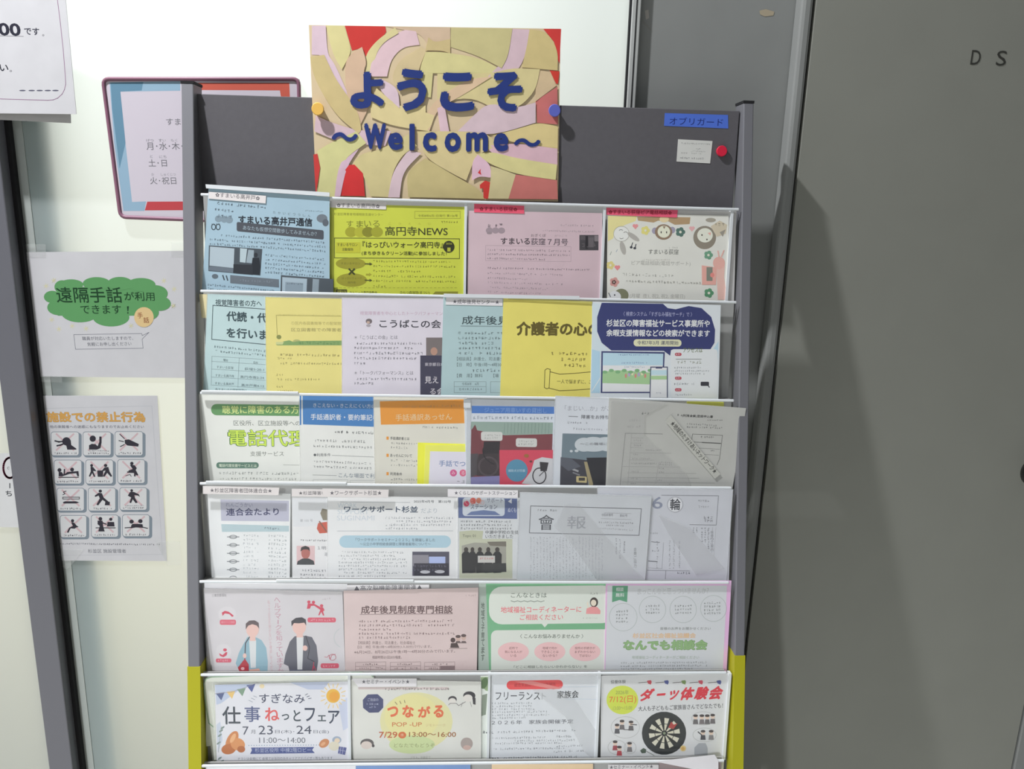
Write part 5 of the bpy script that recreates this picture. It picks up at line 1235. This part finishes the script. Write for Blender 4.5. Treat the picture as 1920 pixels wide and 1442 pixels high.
for k_ in range(16):
    a = math.radians(22.5 * k_); s.line([(924 + 58 * math.cos(a), 192 + 58 * math.sin(a)), (924 + (76 + 10 * (k_ % 2)) * math.cos(a), 192 + (76 + 10 * (k_ % 2)) * math.sin(a))], 6, (220, 196, 140))
nb = (62, 68, 96)
s.text('すぎなみ', 440, 238, 738, 62, nb, 2, .008)
for k_ in range(3): s.line([(372 + 16 * k_, 220 - 14 * k_), (396 + 14 * k_, 232 - 16 * k_)], 4, (150, 158, 176)).line([(742 + 10 * k_, 186 + 12 * k_), (756 + 12 * k_, 178 + 14 * k_)], 4, nb)
s.text('仕', 200, 378, 320, 118, (58, 68, 80), 0, .016).text('事', 344, 362, 448, 102, (84, 94, 136), 0, .012).text('ね', 478, 356, 572, 88, (206, 92, 94), 0, .02).text('っ', 588, 350, 636, 40, (58, 72, 84), 0, .02).text('と', 664, 358, 712, 74, (58, 72, 84), 0, .02).text('フ', 738, 358, 806, 88, (56, 66, 88), 0, .016).text('ェ', 822, 358, 878, 40, (58, 72, 84), 0, .016).text('ア', 892, 374, 966, 86, (56, 66, 88), 0, .016)
s.text('7', 332, 446, 372, 54, (70, 76, 96), 0, 0).text('月', 386, 440, 414, 26, (84, 90, 106)).text('23', 436, 444, 530, 58, (66, 72, 92)).text('日(木)･', 544, 440, 670, 26, (84, 90, 106)).text('24', 684, 440, 782, 54, (66, 72, 92)).text('日(金)', 796, 440, 896, 26, (84, 90, 106)).text('11:00～14:00', 440, 500, 742, 36, (92, 98, 112))
for k_ in range(28): s.ell(372 + 17 * k_, 516 - k_ * .1, 4, 3, (126, 146, 176), 8)
s.poly([(380, 572), (392, 548), (386, 530), (800, 526), (786, 546), (804, 566)], (70, 84, 142)).text('杉並区役所 中棟2階ロビー', 412, 562, 780, 30, (168, 178, 206), -2, .004)
bn = (192, 128, 82)
s.ell(262, 482, 34, 66, bn, 24, 28).ell(240, 540, 48, 34, (176, 108, 64), 24, -10).ell(300, 508, 48, 40, (200, 140, 92), 24, 20).ell(322, 540, 26, 22, (170, 104, 62)).ell(268, 468, 14, 34, (214, 168, 126), 16, 28).ell(865, 502, 36, 26, (190, 132, 92), 22, -35).ell(858, 506, 18, 10, (208, 160, 124), 16, -35)
s.ell(948, 480, 30, 24, (150, 166, 190)).ell(950, 484, 18, 16, (214, 200, 180)).ell(930, 520, 36, 30, (206, 204, 190)).poly([(962, 522), (1012, 530), (1002, 578), (955, 568)], (86, 94, 148)).line([(975, 525), (968, 572)], 3, (170, 176, 206)).line([(990, 527), (984, 575)], 3, (170, 176, 206)).line([(960, 545), (1006, 553)], 3, (170, 176, 206))
for x, y in ((190, 420), (182, 450), (175, 500), (200, 400), (196, 620), (182, 600)): s.ell(x, y, 16, 6, (120, 138, 140), 12, -35)
s.line([(172, 560), (192, 390)], 3, (150, 160, 160))
s.text('チラシは会場にて 会場では当日のみキャリアアドバイザー等もあります', 300, 612, 920, 18, (112, 118, 132), -6).micro(250, 628, 910, 14, (104, 110, 124), -8).micro(300, 650, 880, 12, (120, 126, 140), -8)
s.sleeve(4.0)
s.build('job fair flyer with a painted sun and bread, left end of the sixth row', 'flyer')
s = leaf(6, 7.2, ((655, 1274), (902, 1278), (902, 1452), (664, 1454)), (202, 204, 200), W_M, VK)
s.ell(1468, 358, 238, 190, (206, 204, 158)).ell(1440, 330, 180, 150, (210, 206, 150)).ell(1440, 510, 150, 60, (186, 200, 150)).rect(1088, 134, 1680, 150, (196, 184, 184)).micro(1260, 138, 1680, 18, (120, 116, 112), -2)
s.poly([(1150, 182), (1215, 180), (1252, 214), (1252, 268), (1222, 300), (1160, 302), (1120, 270), (1118, 218)], (66, 72, 108)).text('ご自由の', 1150, 226, 1220, 20, (172, 176, 196)).micro(1142, 236, 1230, 15, (150, 154, 180)).micro(1158, 258, 1214, 15, (150, 154, 180))
oc = (206, 104, 68)
for ch, x0, y, x1, h in (('つ', 1278, 330, 1350, 70), ('な', 1376, 334, 1452, 82), ('が', 1478, 334, 1560, 76), ('る', 1580, 334, 1646, 82)): s.text(ch, x0, y, x1, h, oc, 0, .045)
for k_ in range(3): s.line([(1330 + 30 * k_, 232 - 6 * k_), (1342 + 26 * k_, 248 - 6 * k_)], 4, (110, 90, 70))
s.text('POP -UP', 1310, 392, 1504, 28, (190, 112, 70), 0, .006).text('ジモトーーク', 1530, 392, 1658, 18, (186, 164, 120)).text('7/29', 1224, 466, 1344, 40, (176, 92, 58), 0, .016).ell(1376, 448, 26, 22, (196, 104, 60)).text('水', 1364, 458, 1388, 22, (222, 190, 160)).text('13:00〜16:00', 1420, 460, 1728, 32, (150, 102, 62), 0, .014).text('どなたでもどうぞ', 1322, 528, 1588, 26, (134, 142, 96))
s.ell(1705, 214, 28, 22, (64, 62, 68)).ell(1704, 226, 24, 20, (206, 204, 200)).ell(1815, 190, 40, 28, (50, 48, 54)).ell(1806, 206, 30, 24, (206, 204, 200)).poly([(1835, 195), (1856, 205), (1856, 250), (1840, 245)], (50, 48, 54)).line([(1680, 250), (1690, 240), (1730, 240), (1745, 255), (1790, 230)], 4, (120, 118, 120)).line([(1770, 235), (1762, 262)], 3, (130, 128, 130)).line([(1820, 230), (1830, 262)], 3, (130, 128, 130))
s.ell(1146, 502, 44, 30, (86, 82, 84)).ell(1142, 514, 36, 26, (200, 190, 184)).ell(1186, 518, 9, 10, (70, 66, 70)).ell(1798, 504, 40, 40, (156, 146, 142)).ell(1800, 530, 26, 16, (186, 160, 152)).ell(1168, 640, 54, 30, (112, 108, 114)).text('ジモト、中央区で', 1430, 602, 1560, 16, (150, 152, 146)).micro(1280, 618, 1880, 16, (150, 152, 148), -4, dens=.7)
s.sleeve(0.8)
s.build('flyer with orange lettering on a soft yellow blot in the sixth row', 'flyer')
strip(6, 8.1, VK, ((1045, 78), (1470, 78), (1470, 130), (1088, 133), (1085, 110))[:4], '★セミナー・イベント★', 1112, 112, 312, 28, 0, 'white strip label above the flyer with orange lettering', white=W_M)
s = leaf(6, 5.8, ((901, 1268), (940, 1266), (940, 1454), (901, 1454)), (176, 182, 176), W_R, VL, name='paper_sheet'); s.poly([(75, 70), (210, 65), (205, 140), (150, 170), (110, 160), (80, 130)], (120, 138, 106)).poly([(85, 190), (120, 180), (110, 320), (80, 330)], (110, 120, 108)).ell(100, 110, 22, 40, (84, 106, 76), 18, 20).micro(90, 428, 140, 18, K); s.build('sheet with a leafy photo in the narrow gap of the sixth row', 'sheet')
s = leaf(6, 7.4, ((921, 1266), (1122, 1266), (1116, 1454), (918, 1454)), (192, 196, 204), (178, 180, 184), VL)
s.rr(248, 94, 624, 154, 30, (202, 70, 74), -6).text('統合失調症のための居場所', 300, 136, 575, 24, (150, 40, 48), -6, .004).poly([(300, 100), (420, 96), (620, 142), (560, 152)], (214, 120, 120))
s.text('フリーランス', 174, 222, 470, 52, (62, 64, 72), 0, .006).text('ト', 482, 220, 510, 46, (150, 154, 160)).text('家族会', 585, 212, 728, 50, (44, 46, 52), -4, .014)
for k_, b in enumerate((430, 430, 440, 520, 560, 380)): s.micro(150, 236 + 20 * k_, b, 15, (124, 128, 136), -4 if k_ > 2 else 0, dens=.8)
s.text('２０２６年　家族会開催予定', 148, 388, 692, 28, (78, 80, 90), -10, .006).micro(90, 430, 160, 18, (90, 92, 100)).micro(190, 430, 720, 16, (112, 116, 124), -14)
for k_, (a, b) in enumerate(((150, 530), (300, 700), (170, 620), (580, 760), (160, 640), (560, 760))): s.micro(a, 470 + 18 * k_, b, 14, (116, 120, 128), -6, dens=.85)
s.micro(580, 458, 680, 14, (112, 116, 124)).micro(135, 605, 195, 16, K).micro(225, 602, 720, 15, (104, 108, 116), -10).micro(222, 622, 690, 15, (104, 108, 116), -10)
s.line([(640, 215), (850, 218)], 2, (160, 176, 196)).line([(600, 135), (850, 134)], 2, (170, 184, 200))
s.kid('frosted_cover', [(420, 150), (560, 145), (700, 210), (840, 420), (830, 620), (760, 560), (640, 330)], VEIL, .0011)
s.sleeve(0.5)
s.build('white family meeting sheet with a red oval in the sixth row', 'flyer')
s = leaf(6, 7.4, ((1127, 1267.5), (1366.5, 1263), (1356, 1454), (1126, 1454)), (200, 202, 207), (186, 188, 192), VL)
s.text('協働体験', 942, 114, 1042, 24, (92, 94, 96), -2, .006)
for x, c in ((1196, (186, 72, 84)), (1310, (74, 84, 142)), (1425, (112, 136, 84)), (1538, (186, 72, 92)), (1660, (70, 80, 140))): s.line([(x - 68, 108), (x, 102)], 4, (90, 84, 84)).poly([(x - 12, 94), (x + 14, 90), (x + 20, 102), (x + 14, 120), (x - 6, 112)], c)
s.ell(1020, 222, 106, 96, (192, 204, 78)).text('2026年', 975, 186, 1062, 30, (136, 146, 84)).text('7/12(日)', 932, 250, 1112, 54, (206, 122, 54), -4, .01).text('13:00〜15:00', 958, 290, 1084, 24, (146, 156, 84), -4)
rc = (198, 52, 66)
for ch, x0, y, x1, h in (('ダ', 1136, 232, 1232, 84), ('ー', 1246, 196, 1312, 16), ('ツ', 1328, 224, 1398, 66), ('体', 1404, 226, 1500, 88), ('験', 1502, 222, 1596, 88), ('会', 1596, 222, 1692, 92)): s.text(ch, x0 + 4, y, x1 - 4, h, rc, -4, .05, .28)
s.text('大人も子どももご家族皆さんでどなたでも！', 1126, 298, 1690, 34, (62, 62, 68), -22, .008)
s.ell(1298, 444, 148, 144, (44, 48, 50)).ell(1300, 444, 108, 106, (34, 36, 38))
for k_ in range(20):
    a0_, a1_ = math.radians(18 * k_), math.radians(18 * k_ + 18)
    for r0, r1, c in ((20, 62, (196, 194, 178) if k_ % 2 else (40, 42, 42)), (66, 104, (200, 198, 184) if k_ % 2 else (40, 42, 42))):
        s.poly([(1300 + r0 * math.cos(a0_), 444 + r0 * math.sin(a0_)), (1300 + r1 * math.cos(a0_), 444 + r1 * math.sin(a0_)), (1300 + r1 * math.cos(a1_), 444 + r1 * math.sin(a1_)), (1300 + r0 * math.cos(a1_), 444 + r0 * math.sin(a1_))], c)
s.ell(1300, 444, 9, 9, (120, 132, 110)).poly([(1325, 405), (1345, 365), (1362, 385), (1388, 376), (1360, 415)], (160, 62, 60))
sh = [(1040, 405, 95, 72), (984, 538, 60, 48), (1072, 540, 40, 40), (1560, 345, 78, 44), (1568, 455, 78, 46)]
for x, y, a, b in sh: s.ring(x, y, a, b, 3, (168, 170, 172), 30)
for x, y, c in ((1018, 372, (104, 100, 104)), (985, 398, (84, 84, 92)), (1078, 378, (96, 92, 96)), (972, 510, (150, 72, 80)), (1000, 545, (170, 76, 84)), (1068, 520, (110, 106, 110)), (1508, 336, (100, 98, 102)), (1550, 336, (110, 104, 108)), (1586, 336, (96, 94, 98)), (1622, 332, (104, 100, 104)), (1558, 440, (70, 70, 78)), (1612, 440, (120, 118, 122))):
    s.ell(x, y, 15, 16, (206, 186, 174), 16).ell(x, y - 9, 16, 9, (66, 60, 62), 14).poly([(x - 18, y + 48), (x - 14, y + 16), (x + 14, y + 16), (x + 18, y + 48)], c)
s.line([(1075, 385), (1115, 388)], 6, (60, 58, 62)).line([(1030, 420), (1090, 420)], 5, (80, 78, 82)).line([(1525, 435), (1548, 455)], 7, (60, 60, 66))
s.poly([(1500, 590), (1500, 540), (1530, 510), (1575, 510), (1590, 545), (1588, 592)], (160, 164, 172)).ell(1425, 545, 20, 20, (206, 186, 134)).ell(1424, 546, 12, 12, (196, 160, 96)).poly([(1138, 560), (1160, 542), (1180, 552), (1176, 575), (1150, 578)], (66, 80, 70)).line([(1176, 562), (1232, 592)], 4, (110, 116, 112))
s.sleeve(0.5, edge=False)
s.build('darts event flyer with a black dartboard, right end of the sixth row', 'flyer')
# a loose sheet corner curling over the last rim on the right
s = leaf(7, 13.2, ((1228, 1428), (1340, 1415.5), (1347, 1426), (1347, 1452)), (204, 205, 210), W_M, VL, th=.0004, name='paper_sheet'); s.build('loose white sheet slanting out of the lowest visible row on the right', 'sheet')

# row 7: only the upper edges show --------------------------------------
for q, c, lab in ((((386, 1436), (672, 1434), (672, 1500), (386, 1500)), (204, 208, 214), 'white sheet edge at the left end of the lowest visible row'),
                  (((667, 1436), (882, 1434), (882, 1500), (667, 1500)), (112, 140, 186), 'blue leaflet edge in the lowest visible row'),
                  (((922, 1434), (1112, 1433), (1112, 1500), (922, 1500)), (206, 184, 152), 'beige leaflet edge in the lowest visible row'),
                  (((1236, 1431), (1352, 1429), (1352, 1500), (1236, 1500)), (132, 120, 122), 'greyish leaflet edge at the right end of the lowest visible row')):
    leaf(7, 5.0, q, c, W_M, VL).build(lab)
strip(7, 6.6, VL, ((925, 655), (1262, 655), (1262, 760), (925, 760)), '★セミナー・イベント★', 935, 684, 290, 26, -6, 'white strip label at the bottom edge of the lowest visible row', white=W_M)
